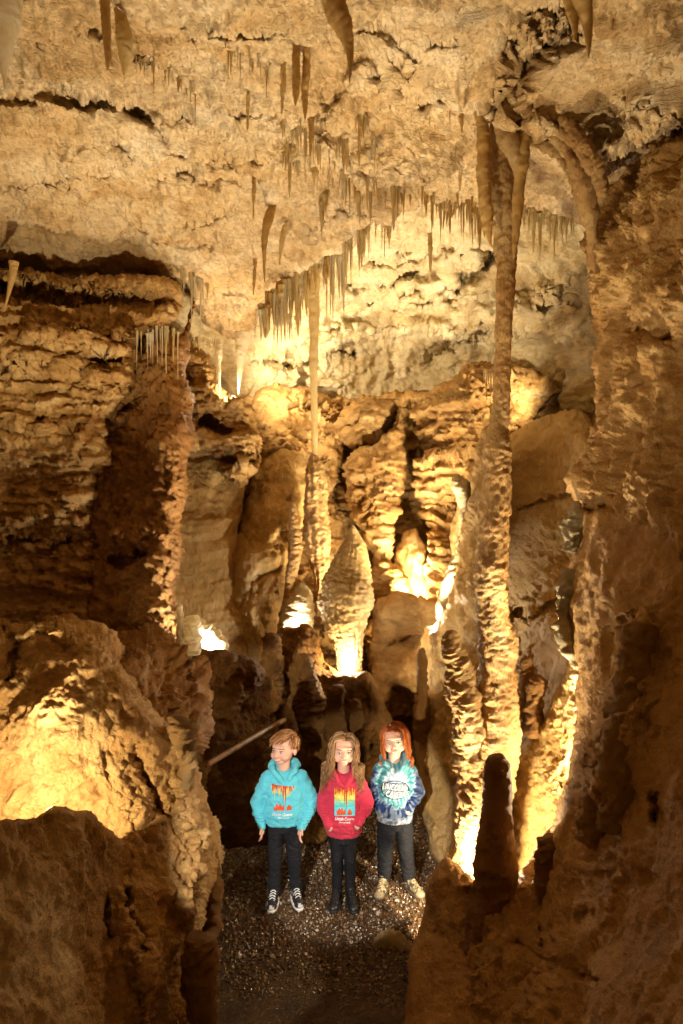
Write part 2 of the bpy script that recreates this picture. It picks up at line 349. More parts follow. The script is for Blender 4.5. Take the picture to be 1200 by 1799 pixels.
mass('cave_ceiling', [(300, 380), (1160, 330), (1160, 740), (1000, 740), (900, 700), (820, 690), (760, 700), (700, 720), (560, 740), (440, 730), (330, 730), (300, 600)],
     [(320, 420, 7.0), (1060, 400, 6.6), (680, 400, 7.0), (400, 600, 8.9), (700, 560, 9.4), (1040, 560, 7.6), (700, 650, 10.2), (860, 620, 9.2), (560, 640, 10.0), (1000, 720, 8.2), (600, 730, 10.3), (400, 730, 9.4)],
     M['ceil_back'], dict(grit=.02, grits=.09, big=.08, bigs=.9, led=.20, ledf=1.2, fine=.04, fines=.2, fac=.035, facz=1.6), r=16, T=.05, step=2.8, jag=8, seed=5.,
     carve=[([(610, 500), (680, 492), (760, 480)], 7, .3), ([(700, 520), (800, 505)], 5, .2), ([(790, 525), (840, 470), (870, 440)], 12, .4), ([(640, 460), (760, 440), (860, 420)], 6, .2), ([(850, 455), (900, 440)], 14, .3), ([(650, 540), (760, 530)], 4, .15),
            ([(900, 510), (1030, 470)], 8, .15), ([(560, 590), (640, 575), (760, 570), (820, 590)], 12, -.25), ([(450, 640), (560, 628), (620, 625)], 8, .5), ([(740, 625), (800, 600), (850, 570)], 9, .4), ([(860, 560), (1000, 530)], 30, -.25)])
# ---- back of the chamber
WS = dict(grit=.018, grits=.09, big=.12, bigs=.9, str=.06, strw=.22, fine=.055, fines=.17, fac=.085, facz=.35, pop=.03, pops=.10)
mass('cave_wall', [(260, 700), (420, 690), (560, 705), (700, 690), (850, 680), (1150, 690), (1150, 1420), (260, 1420)], [(300, 700, 9.0), (600, 700, 9.7), (720, 850, 10.4), (850, 680, 9.2), (1040, 700, 8), (400, 1300, 8.6), (700, 1200, 9.9), (1040, 1300, 7.6), (600, 900, 9.7), (860, 900, 9.3)], M['wall'], dict(WS, str=.10), r=10, T=.1, step=2.8, seed=9.)
mass('cave_wall', [(440, 700), (480, 672), (530, 678), (590, 700), (610, 740), (600, 820), (580, 900), (650, 1000), (640, 1240), (430, 1240), (420, 1000), (420, 800)], [(430, 700, 9), (600, 700, 9.4), (520, 900, 9), (640, 1100, 8.8), (440, 1200, 8.8)], M['wall'], dict(WS, pop=.03, str=.03, flk=.03), r=50, T=.3, seed=12.)
mass('cave_wall', [(588, 735), (610, 705), (650, 690), (690, 700), (705, 730), (690, 770), (655, 800), (600, 790), (582, 765)], [(590, 740, 8.9), (650, 740, 8.5), (700, 740, 8.8), (640, 800, 9)], M['wall'], dict(WS, str=.08), r=40, T=.4, seed=14.)
mass('cave_wall', [(600, 790), (690, 770), (700, 690), (712, 745), (708, 800), (712, 850), (690, 930), (705, 1000), (735, 1060), (740, 1160), (690, 1220), (640, 1220), (655, 1060), (650, 950), (600, 880)], [(620, 850, 8.9), (690, 800, 8.5), (660, 950, 8.6), (700, 1150, 8.3)], M['wall'], dict(WS, str=.07, flu=.02), r=30, T=.35, jag=10, seed=16.)
mass('cave_wall', [(765, 680), (800, 662), (850, 640), (900, 652), (975, 655), (985, 690), (940, 740), (885, 800), (860, 900), (830, 1000), (790, 1080), (750, 1100), (735, 1030), (745, 960), (738, 880), (725, 820), (735, 740)], [(740, 800, 8.8), (800, 700, 8.3), (850, 800, 8.0), (790, 950, 8.1), (760, 1080, 7.8), (960, 680, 7.9)], M['wall'], dict(WS, str=.11, strw=.1), r=36, T=.35, jag=10, seed=18.,
     carve=[([(745, 808), (860, 800)], 6, .15), ([(740, 900), (830, 905)], 7, .2), ([(785, 780), (790, 1000)], 20, -.12)])
# lit stone basin in the middle distance
mass('cave_wall', [(676, 1040), (688, 960), (722, 925), (750, 955), (756, 1010), (780, 1080), (780, 1150), (660, 1150)], [(700, 960, 8.7), (710, 1030, 8.5), (700, 1140, 8.4)], M['smooth'], dict(big=.05, fine=.02, flu=.015), r=22, T=.3, seed=21.)
mass('cave_wall', [(655, 1060), (678, 1046), (700, 1036), (730, 1034), (752, 1046), (790, 1090), (800, 1200), (800, 1350), (747, 1330), (745, 1235), (690, 1195), (680, 1240), (650, 1240), (650, 1120)], [(700, 1040, 7.9), (700, 1140, 7.8), (780, 1200, 7.0), (790, 1320, 6.8), (660, 1200, 7.6)], M['wall'], dict(big=.09, bigs=.5, fine=.04, flk=.02, flks=.4), r=18, T=.15, T2=.03, seed=22.,
     carve=[([(690, 1140), (720, 1125), (760, 1130)], 4, .1)])
mass('cave_wall', [(800, 830), (860, 800), (900, 760), (945, 735), (985, 718), (1020, 722), (1045, 750), (1110, 820), (1110, 1420), (900, 1520), (800, 1500), (790, 1000)], [(880, 900, 6.7), (990, 760, 6.4), (1050, 1000, 5.4), (900, 1200, 5.9), (940, 1330, 5.3), (1000, 1200, 5.1), (980, 980, 6.1)], M['smooth'], dict(big=.09, bigs=.8, fine=.016, str=.014), r=46, T=.7, seed=24.,
     carve=[([(895, 1080), (950, 1070), (985, 1055)], 5, .15), ([(900, 900), (1010, 870)], 4, .05), ([(900, 1150), (960, 1040), (1010, 960)], 30, -.14)])
mass('cave_wall', [(738, 1200), (742, 1104), (772, 1100), (790, 1060), (804, 970), (822, 880), (832, 800), (850, 752), (868, 750), (880, 790), (890, 900), (900, 1500), (800, 1560), (745, 1480), (728, 1330)], [(750, 1130, 6.4), (800, 1000, 6.3), (850, 800, 6.4), (860, 1200, 5.4), (750, 1300, 5.9), (760, 1450, 5.3), (860, 1450, 4.8)], M['smooth'], dict(big=.09, bigs=.5, fine=.035, fines=.2, flu=.012), r=26, T=.22, T2=.04, seed=27.)
mass('cave_wall', [(762, 1078), (782, 1000), (800, 960), (806, 880), (790, 850), (800, 830), (828, 850), (832, 900), (815, 960), (808, 1010), (790, 1080), (775, 1100)], [(790, 860, 6.7), (785, 1060, 6.5), (810, 940, 6.6)], M['ceil_back'], dict(big=.03, fine=.03, pop=.05, pops=.09), r=14, T=.25, step=2.5, jag=4, seed=29.)
# elephant-ear rock and recess on the left of the centre
mass('cave_wall', [(305, 790), (345, 700), (430, 700), (440, 800), (430, 900), (410, 990), (430, 1080), (520, 1160), (600, 1250), (640, 1500), (300, 1500), (290, 1000)], [(320, 800, 7.8), (410, 900, 8.0), (400, 1050, 7.6), (350, 1200, 7.2), (500, 1250, 7.4), (420, 1400, 7.0)], M['smooth'], dict(big=.07, fine=.02, str=.03, strw=.2), r=20, T=.2, seed=31.)
mass('cave_wall', [(300, 640), (335, 600), (372, 640), (392, 690), (440, 700), (462, 770), (458, 825), (430, 862), (395, 845), (372, 800), (345, 790), (300, 820)], [(330, 650, 7.6), (400, 720, 7.4), (440, 800, 7.4), (350, 780, 7.4)], M['wall'], dict(big=.05, str=.06, strw=.1, pop=.03, fac=.08, facz=.35), r=26, T=.5, seed=33.,
     carve=[([(385, 800), (420, 810), (450, 800)], 9, .3), ([(365, 745), (395, 760)], 8, .3)])
mass('cave_wall', [(450, 815), (490, 790), (525, 785), (548, 830), (540, 900), (515, 990), (505, 1060), (480, 1110), (500, 1190), (520, 1270), (440, 1200), (402, 1060), (398, 1000), (425, 900)], [(450, 850, 8.2), (530, 820, 8.2), (470, 950, 7.6), (420, 1030, 7.5), (480, 1050, 7.4), (500, 1230, 6.9)], M['smooth'], dict(big=.06, fine=.02, flu=.012), r=40, T=.7, seed=35.,
     carve=[([(515, 880), (480, 1000), (430, 1070)], 8, .1), ([(460, 830), (440, 950)], 10, .08)])
mass('cave_wall', [(450, 1160), (470, 1120), (492, 1104), (520, 1099), (552, 1106), (574, 1150), (588, 1176), (612, 1172), (645, 1174), (662, 1200), (684, 1260), (690, 1310), (690, 1400), (600, 1480), (430, 1480), (440, 1300), (450, 1220)], [(480, 1130, 6.7), (560, 1120, 6.7), (640, 1185, 6.3), (560, 1250, 6.2), (680, 1300, 6.2), (560, 1400, 5.8)], M['shaded'], dict(big=.14, bigs=.45, fine=.05, pop=.03, pops=.08, fac=.02, facz=.9), r=20, T=.12, T2=.03, seed=37.)
mass('cave_wall', [(318, 1128), (345, 1138), (380, 1140), (408, 1147), (440, 1150), (470, 1180), (490, 1230), (560, 1300), (560, 1480), (300, 1500), (300, 1200)], [(350, 1140, 5.15), (410, 1150, 5.3), (480, 1250, 5.9), (380, 1300, 5.2), (380, 1460, 5.2), (540, 1460, 5.75)], M['shaded'], dict(big=.06, bigs=.4, fine=.03, str=.02, fac=.03, facz=.5), r=16, T=.08, T2=.02, jag=4, seed=36.)
# ---- left side
mass('cave_wall', [(-800, 440), (0, 470), (160, 485), (310, 485), (325, 540), (290, 585), (238, 592), (240, 650), (225, 700), (182, 752), (190, 815), (165, 880), (170, 960), (190, 1180), (-800, 1250)], [(0, 500, 5.9), (320, 500, 6.5), (230, 650, 6.1), (0, 700, 5.9), (170, 900, 6.05), (0, 1000, 6.0), (150, 1150, 6.0), (-250, 800, 5.3), (-750, 800, 4.0)], M['wall'], dict(grit=.018, grits=.06, big=.07, bigs=.8, str=.08, strw=.12, pop=.04, pops=.06, fine=.045, fines=.12, fac=.040, facz=.2, tilt=.03), r=30, T=.5, seed=41.,
     carve=[([(0, 508), (160, 520), (312, 528)], 13, .38), ([(-100, 640), (130, 645), (230, 622)], 11, .25), ([(0, 755), (180, 765)], 10, .2), ([(0, 915), (160, 905)], 9, -.15), ([(0, 960), (160, 960), (200, 930)], 6, .12), ([(60, 590), (230, 585)], 14, -.2)])
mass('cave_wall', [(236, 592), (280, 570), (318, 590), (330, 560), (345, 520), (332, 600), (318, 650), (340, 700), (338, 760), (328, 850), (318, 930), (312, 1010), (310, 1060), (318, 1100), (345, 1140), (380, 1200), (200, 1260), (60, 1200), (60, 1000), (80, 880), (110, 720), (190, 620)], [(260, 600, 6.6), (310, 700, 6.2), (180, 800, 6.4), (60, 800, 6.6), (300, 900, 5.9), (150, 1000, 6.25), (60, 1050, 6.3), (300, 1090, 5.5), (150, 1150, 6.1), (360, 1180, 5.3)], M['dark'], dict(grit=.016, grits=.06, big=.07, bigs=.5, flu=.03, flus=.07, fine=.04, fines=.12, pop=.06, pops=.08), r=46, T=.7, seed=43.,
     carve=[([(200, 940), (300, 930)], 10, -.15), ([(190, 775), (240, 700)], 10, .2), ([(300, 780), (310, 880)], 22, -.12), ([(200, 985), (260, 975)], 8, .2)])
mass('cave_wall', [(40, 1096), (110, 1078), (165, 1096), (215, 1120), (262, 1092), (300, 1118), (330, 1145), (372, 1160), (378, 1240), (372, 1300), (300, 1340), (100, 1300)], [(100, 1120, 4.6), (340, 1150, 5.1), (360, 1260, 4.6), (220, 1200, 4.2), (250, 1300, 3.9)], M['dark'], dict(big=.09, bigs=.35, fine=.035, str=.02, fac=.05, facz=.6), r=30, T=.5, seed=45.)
mass('cave_wall', [(-800, 1050), (0, 1085), (60, 1098), (115, 1086), (170, 1092), (215, 1118), (240, 1175), (255, 1230), (300, 1262), (332, 1285), (345, 1330), (362, 1400), (384, 1440), (391, 1500), (384, 1560), (360, 1620), (338, 1660), (350, 1800), (352, 1950), (-800, 2000)], [(-200, 1100, 3.4), (60, 1110, 3.9), (200, 1130, 3.9), (240, 1300, 3.5), (80, 1250, 3.3), (380, 1480, 4.0), (300, 1500, 3.4), (150, 1500, 3.25), (200, 1600, 3.0), (340, 1780, 3.4), (200, 1750, 2.78), (0, 1440, 3.35), (130, 1420, 3.3), (-200, 1500, 2.9), (-750, 1400, 2.2)], M['boulder'], dict(grit=.008, grits=.035, big=.06, bigs=.5, fine=.028, fines=.14, fac=.014, facz=.8, flu=.010, flus=.12), r=40, T=.7, step=3., jag=7, seed=47.,
     carve=[([(130, 1450), (160, 1490), (175, 1550), (180, 1640)], 10, .10), ([(240, 1310), (262, 1380), (285, 1430)], 5, .08), ([(0, 1100), (30, 1130), (10, 1190)], 7, .15), ([(30, 1118), (110, 1122)], 9, -.10), ([(230, 1570), (245, 1680)], 6, .1), ([(300, 1280), (335, 1330)], 18, -.12), ([(330, 1400), (360, 1500), (340, 1600)], 30, -.12), ([(250, 1700), (260, 1800)], 25, -.12), ([(175, 1500), (215, 1610)], 25, -.08)])
mass('cave_wall', [(-700, 1480), (0, 1446), (60, 1432), (105, 1412), (150, 1424), (175, 1448), (215, 1475), (260, 1560), (300, 1700), (300, 2000), (-700, 2000)], [(-200, 1500, 2.1), (0, 1450, 2.45), (150, 1440, 2.82), (190, 1600, 2.98), (270, 1600, 3.7), (280, 1750, 3.5), (195, 1750, 2.80), (0, 1750, 2.1), (-600, 1600, 1.7)], M['boulder'], dict(grit=.004, grits=.03, big=.05, bigs=.3, fine=.016, fines=.1, pop=.01), r=10, T=.06, T2=.03, step=3., jag=6, seed=49.)
# ---- right side
mass('cave_wall', [(1080, 290), (1150, 205), (1230, 100), (1500, 0), (2100, -300), (2100, 1100), (1500, 1030), (1200, 980), (1100, 960), (1045, 930), (1022, 880), (1012, 848), (1040, 790), (1050, 700), (1040, 640), (1048, 580), (1034, 520), (1030, 420), (1045, 350)], [(1050, 400, 4.5), (1045, 700, 4.3), (1020, 850, 4.1), (1150, 300, 4.0), (1200, 600, 3.3), (1200, 860, 3.2), (1450, 500, 2.3), (2050, 500, 1.5)], M['wall'], dict(grit=.011, grits=.05, big=.12, bigs=.55, pop=.045, pops=.11, fine=.045, fines=.2, fac=.018, facz=1.3, flu=.02, flus=.15), r=60, T=.7, seed=53.,
     carve=[([(1060, 560), (1120, 580), (1180, 590)], 18, .15), ([(1150, 250), (1100, 400)], 20, -.1)])
mass('cave_wall', [(1022, 905), (1012, 860), (1035, 846), (1100, 866), (1200, 880), (1500, 900), (2100, 950), (2100, 2100), (860, 2100), (880, 1750), (930, 1600), (975, 1440), (1000, 1340), (1010, 1240), (1014, 1150), (1000, 1100), (984, 1060), (1000, 1000), (1022, 950)],
     [(1030, 900, 4.1), (1020, 1150, 3.8), (1010, 1300, 3.7), (1200, 900, 3.1), (1200, 1300, 2.5), (930, 1600, 3.7), (900, 1750, 3.3), (1050, 1600, 2.9), (1200, 1790, 1.9), (1450, 1400, 1.8), (2050, 1400, 1.3)], M['right'], dict(grit=.005, grits=.04, big=.035, bigs=.7, fine=.014, flu=.010, flus=.14, flk=.005, flks=.4), r=30, T=.25, T2=.05, seed=55.,
     carve=[([(1120, 1100), (1110, 1250), (1060, 1400)], 40, -.22), ([(1010, 895), (1060, 885)], 10, .2), ([(770, 1640), (800, 1680), (840, 1600)], 8, .12), ([(1080, 1500), (1000, 1650), (930, 1790)], 40, -.12), ([(960, 1520), (950, 1700)], 22, .12), ([(1160, 1400), (1165, 1450)], 10, .08), ([(905, 1650), (960, 1690), (1050, 1720)], 6, .07), ([(830, 1560), (860, 1640), (840, 1760)], 22, -.08)])
mass('cave_wall', [(700, 2000), (708, 1760), (722, 1680), (735, 1620), (748, 1560), (770, 1512), (792, 1498), (812, 1520), (838, 1550), (870, 1568), (905, 1548), (930, 1500), (960, 1450), (1050, 1420), (1100, 1500), (1100, 2000)],
     [(930, 1500, 4.1), (800, 1530, 4.25), (750, 1600, 4.4), (720, 1720, 4.0), (710, 1800, 3.75), (900, 1750, 3.4), (1050, 1600, 3.3)], M['right'], dict(big=.04, bigs=.4, fine=.022, flk=.005, flks=.3), r=20, T=.12, T2=.03, seed=56.,
     carve=[([(770, 1640), (800, 1680), (840, 1600)], 10, .03), ([(905, 1650), (960, 1690), (1050, 1720)], 6, .07), ([(830, 1560), (860, 1640), (840, 1760)], 22, -.08)])
# lit slope between the great column and the right wall
mass('cave_wall', [(895, 1330), (930, 1300), (965, 1240), (985, 1200), (1005, 1150), (1030, 1120), (1040, 1400), (1000, 1500), (900, 1580), (860, 1560), (880, 1400)], [(900, 1350, 5.2), (1000, 1180, 4.7), (1010, 1400, 4.5), (900, 1560, 5.0), (960, 1480, 4.7)], M['smooth'], dict(big=.04, bigs=.4, fine=.02, pop=.03, pops=.07), r=16, T=.3, step=2.5, jag=4, seed=57.,
     carve=[([(960, 1260), (990, 1320), (975, 1400)], 9, -.06)])
# ---- floor
def floor():
    xs = np.arange(-4.5, 4.5, .018); ys = np.arange(2.4, 12, .018); X, Y = np.meshgrid(xs, ys); sh = X.shape
    p = np.stack([X.ravel(), Y.ravel(), np.zeros(X.size)], 1); z = .018*fbm(p/.8, 3)+.005*fbm(p/.05, 3)
    z += .02*np.clip(-(p[:, 0]+.9), 0, 1)
    V = p.copy(); V[:, 2] = z; i = np.arange(X.size).reshape(sh)
    F = np.stack([i[:-1, :-1].ravel(), i[:-1, 1:].ravel(), i[1:, 1:].ravel(), i[1:, :-1].ravel()], 1)
    return tag(mesh_np('cave_floor', V, F, M['gravel']), kind='structure')
floor()

# ------------------------------------------------------------------ dripstone
def catmull(P, n):
    P = np.array(P, float); k = len(P)
    if k == 2: return P[0]+(P[1]-P[0])*np.linspace(0, 1, n)[:, None]
    E = np.vstack([2*P[0]-P[1], P, 2*P[-1]-P[-2]]); t = np.linspace(0, k-1-1e-6, n); i = t.astype(int); f = (t-i)[:, None]
    a, b, c, d = E[i], E[i+1], E[i+2], E[i+3]
    return .5*((2*b)+(c-a)*f+(2*a-5*b+4*c-d)*f*f+(3*b-a-3*c+d)*f**3)
def tube_geo(path, rad, seg=20, n=60, amp=0., scale=.1, flute=0., nf=9, seed=0., squash=1.0, ridge=0., caps=True):
    """bumpy tapered tube; path (k,3), rad (k,) in metres"""
    C = catmull(np.hstack([np.array(path, float), np.array(rad, float)[:, None]]), n); R = np.maximum(C[:, 3], .0008); C = C[:, :3]
    Tn = np.gradient(C, axis=0); Tn /= np.linalg.norm(Tn, axis=1, keepdims=True)+1e-9
    up = np.tile([0.0, 1.0, 0.0], (n, 1)); A = np.cross(Tn, up); A /= np.linalg.norm(A, axis=1, keepdims=True)+1e-9; B = np.cross(Tn, A)
    th = np.linspace(0, 2*np.pi, seg, endpoint=False)
    rr = R[:, None]*np.ones(seg)[None]
    if flute:
        ph = th[None]*nf+1.2*np.sin(np.linspace(0, 5, n)+seed)[:, None]
        rr = rr*(1+flute*np.abs(np.sin(ph/2))-flute*.5)
    V = C[:, None]+rr[..., None]*(np.cos(th)[None, :, None]*A[:, None]+squash*np.sin(th)[None, :, None]*B[:, None])
    Nn = (np.cos(th)[None, :, None]*A[:, None]+np.sin(th)[None, :, None]*B[:, None])
    V = V.reshape(-1, 3); Nn = Nn.reshape(-1, 3)
    if amp:
        k = np.clip(np.repeat(R, seg)/np.max(R), .15, 1)
        q = V/np.array([scale, scale, scale*.75])+seed
        V = V+Nn*(amp*k*(.45*(1-2*np.abs(perlin(q+.5*perlin(q*.6)[:, None])))+.7*fbm(q*2.3, 3)+1.3*perlin(q*.31)+.6*facet(V+seed, (scale*.8,)*3)+.35*facet(V+seed, (scale*2.2,)*3)))[:, None]
    if ridge:
        k = np.repeat(R, seg)
        V = V+Nn*(ridge*k*np.abs(perlin(np.stack([V[:, 2]*14+2*perlin(V*9), V[:, 0]*3, V[:, 1]*3+seed], 1))))[:, None]
    i = np.arange(n*seg).reshape(n, seg); j = np.roll(i, -1, 1)
    F = np.stack([i[:-1].ravel(), i[1:].ravel(), j[1:].ravel(), j[:-1].ravel()], 1)
    if caps:
        V = np.vstack([V, C[:1], C[-1:]]); a, b = n*seg, n*seg+1
        F = np.vstack([F, np.stack([np.full(seg, a), i[0], j[0], np.full(seg, a)], 1)*0+np.stack([i[0], j[0], np.full(seg, a), np.full(seg, a)], 1), np.stack([j[-1], i[-1], np.full(seg, b), np.full(seg, b)], 1)])
    return V, F
def fix_tris(F):
    return F
def mesh_q(name, V, F, mat, cols=None):
    """quads, with the capped ends given as quads whose last two corners repeat (made triangles here)"""
    me = bpy.data.meshes.new(name); tri = F[:, 2] == F[:, 3]
    Q, T = F[~tri], F[tri][:, :3]; li = np.concatenate([Q.ravel(), T.ravel()]).astype(np.int32)
    me.vertices.add(len(V)); me.vertices.foreach_set('co', np.asarray(V, np.float32).ravel())
    me.loops.add(len(li)); me.loops.foreach_set('vertex_index', li); me.polygons.add(len(Q)+len(T))
    st = np.concatenate([np.arange(len(Q))*4, len(Q)*4+np.arange(len(T))*3]).astype(np.int32)
    me.polygons.foreach_set('loop_start', st); me.polygons.foreach_set('use_smooth', np.ones(len(st), bool)); me.update(calc_edges=True)
    if cols is not None:
        a = me.color_attributes.new('Col', 'FLOAT_COLOR', 'POINT'); c = np.ones((len(V), 4), np.float32); c[:, :3] = cols; a.data.foreach_set('color', c.ravel())
    me.materials.append(mat); return me
def join_geo(L):
    V = []; F = []; o = 0
    for v, f in L: V.append(v); F.append(f+o); o += len(v)
    return np.vstack(V), np.vstack(F)
def put(name, me, loc=(0, 0, 0), parent=None):
    o = bpy.data.objects.new(name, me); COL.objects.link(o); o.location = tuple(loc)
    if parent is not None: o.parent = parent
    return o
def px_tube(name, pts, mat, base=None, label=None, cat=None, group=None, parent=None, root=None, **kw):
    """pts: (px, py, distance, half-width in px); mesh origin at its base point"""
    W = np.array([at(*p[:3]) for p in pts]); R = [p[3]/FPX*p[2] for p in pts]
    b = W[0 if W[0][2] < W[-1][2] else -1] if root is None else np.array(root)
    V, F = tube_geo(W, R, **kw)
    o = put(name, mesh_q(name, V-b, F, mat), b if parent is None else b-np.array(parent.location), parent)
    if parent is None: tag(o, label, cat, group)
    return o
def sub(o, parts):
    """parts already meshed at the world position of o"""
    for nm, V, F, m in parts: put(nm, mesh_q(nm, V-np.array(o.location), F, m), (0, 0, 0), o)

# the great column
dC = 4.75
colm = px_tube('column', [(888, 110, 4.4, 26), (885, 180, 4.45, 20), (882, 240, 4.5, 22), (880, 330, 4.55, 25), (889, 420, 4.6, 20), (888, 500, 4.62, 16), (884, 600, 4.65, 14), (881, 700, 4.68, 15), (875, 760, 4.7, 18), (873, 800, 4.7, 23), (870, 900, 4.72, 26), (863, 1000, 4.73, 28), (864, 1060, 4.74, 25), (872, 1120, 4.75, 32), (874, 1200, 4.75, 32), (872, 1270, 4.75, 40), (860, 1340, 4.75, 45), (845, 1420, 4.75, 44), (838, 1490, 4.76, 38), (834, 1560, 4.78, 46), (832, 1640, 4.8, 60)],
     M['column'], label='tall knobbly orange column rising from the lit corner to the ceiling', cat='cave column', seg=44, n=520, amp=.027, scale=.075, ridge=.0, seed=3)
W3 = lambda L: (np.array([at(*p[:3]) for p in L]), [p[3]/FPX*p[2] for p in L])
sub(colm, [('branch', *tube_geo(*W3([(788, 1108, 4.7, 4), (791, 1118, 4.7, 15), (800, 1160, 4.7, 22), (812, 1220, 4.7, 27), (828, 1290, 4.72, 32), (845, 1370, 4.74, 34)]), seg=32, n=160, amp=.027, scale=.075, ridge=.0, seed=8), M['column']),
           ('branch', *tube_geo(*W3([(846, 195, 4.4, 12), (848, 240, 4.4, 10), (850, 310, 4.42, 11), (856, 390, 4.45, 9), (862, 432, 4.46, 2)]), seg=20, n=90, amp=.01, scale=.06, seed=12), M['tite_d']),
           ('branch', *tube_geo(*W3([(868, 150, 4.3, 12), (876, 190, 4.28, 14), (890, 235, 4.28, 18), (903, 270, 4.3, 14), (909, 305, 4.34, 6)]), seg=24, n=80, amp=.01, scale=.06, seed=15), M['column']),
           ('branch', *tube_geo(*W3([(922, 205, 4.3, 10), (918, 250, 4.3, 13), (913, 320, 4.33, 10), (907, 400, 4.36, 8), (903, 452, 4.38, 2)]), seg=20, n=90, amp=.008, scale=.06, seed=19), M['tite_d'])])
dr = empty('drapery', at(1040, 420, 4.25), 'fan of arched ochre ribs running from the column top to the right wall', 'flowstone drapery')
for k, L in enumerate([[(905, 215, 4.25, 9), (945, 218, 4.2, 12), (985, 245, 4.15, 13), (1008, 285, 4.12, 12), (1028, 335, 4.15, 15), (1040, 400, 4.3, 12), (1040, 470, 4.45, 8)],
                       [(930, 206, 4.2, 7), (965, 214, 4.12, 9), (1000, 240, 4.05, 9), (1030, 275, 4.0, 9), (1052, 310, 4.0, 12), (1060, 345, 4.05, 8)],
                       [(915, 245, 4.4, 6), (955, 252, 4.35, 9), (990, 280, 4.3, 10), (1012, 325, 4.28, 11), (1030, 380, 4.3, 10)],
                       [(975, 205, 4.05, 6), (1005, 225, 4.0, 8), (1030, 255, 3.95, 8), (1055, 290, 3.92, 8)]]):
    V, F = tube_geo(*W3(L), seg=20, n=90, amp=.014, scale=.05, seed=30+k)
    put('rib', mesh_q('rib', V-np.array(dr.location), F, M['column']), (0, 0, 0), dr)
# centre thin column, twin spindle, mound, hooded stalagmite
px_tube('stalactite', [(547, 430, 7.6, 16), (549, 500, 7.6, 12), (552, 560, 7.6, 9), (551, 640, 7.6, 7), (552, 720, 7.6, 6), (553, 800, 7.6, 5)], M['tite'], label='very long thin pale stalactite reaching down to the fluted spindle stalagmite', cat='stalactite', seg=16, n=140, amp=.01, scale=.08, seed=2)
px_tube('stalagmite', [(552, 795, 7.6, 3), (552, 806, 7.6, 9), (555, 830, 7.6, 16), (556, 900, 7.6, 19), (560, 970, 7.55, 18), (564, 1020, 7.5, 10), (560, 1080, 7.5, 16)], M['column'], label='fluted spindle-shaped stalagmite directly under the longest thin stalactite', cat='stalagmite', seg=40, n=160, amp=.02, scale=.09, flute=.25, nf=9, seed=5)
px_tube('stalagmite', [(514, 882, 7.4, 4), (516, 910, 7.4, 9), (519, 960, 7.4, 12), (512, 1020, 7.35, 10), (514, 1080, 7.3, 20)], M['column'], label='slender rough stalagmite left of the fluted spindle', cat='stalagmite', seg=28, n=120, amp=.02, scale=.08, seed=6)
px_tube('stalagmite', [(528, 1025, 7.3, 6), (530, 1045, 7.3, 18), (524, 1075, 7.25, 27), (520, 1110, 7.2, 32), (520, 1160, 7.1, 40)], M['ceil_back'], label='low cream mound glowing behind the hidden lamp in the centre', cat='stalagmite', seg=36, n=90, amp=.03, scale=.12, seed=7)
px_tube('stalagmite', [(619, 922, 6.85, 2), (620, 935, 6.85, 9), (621, 965, 6.85, 22), (614, 1010, 6.85, 36), (608, 1050, 6.8, 44), (608, 1085, 6.8, 38), (612, 1125, 6.8, 26), (614, 1160, 6.8, 22), (614, 1220, 6.8, 26)], M['smooth'], label='hooded teardrop flowstone with a fluted skirt lit from its foot', cat='flowstone', seg=72, n=200, amp=.028, scale=.10, flute=.10, nf=22, seed=9)
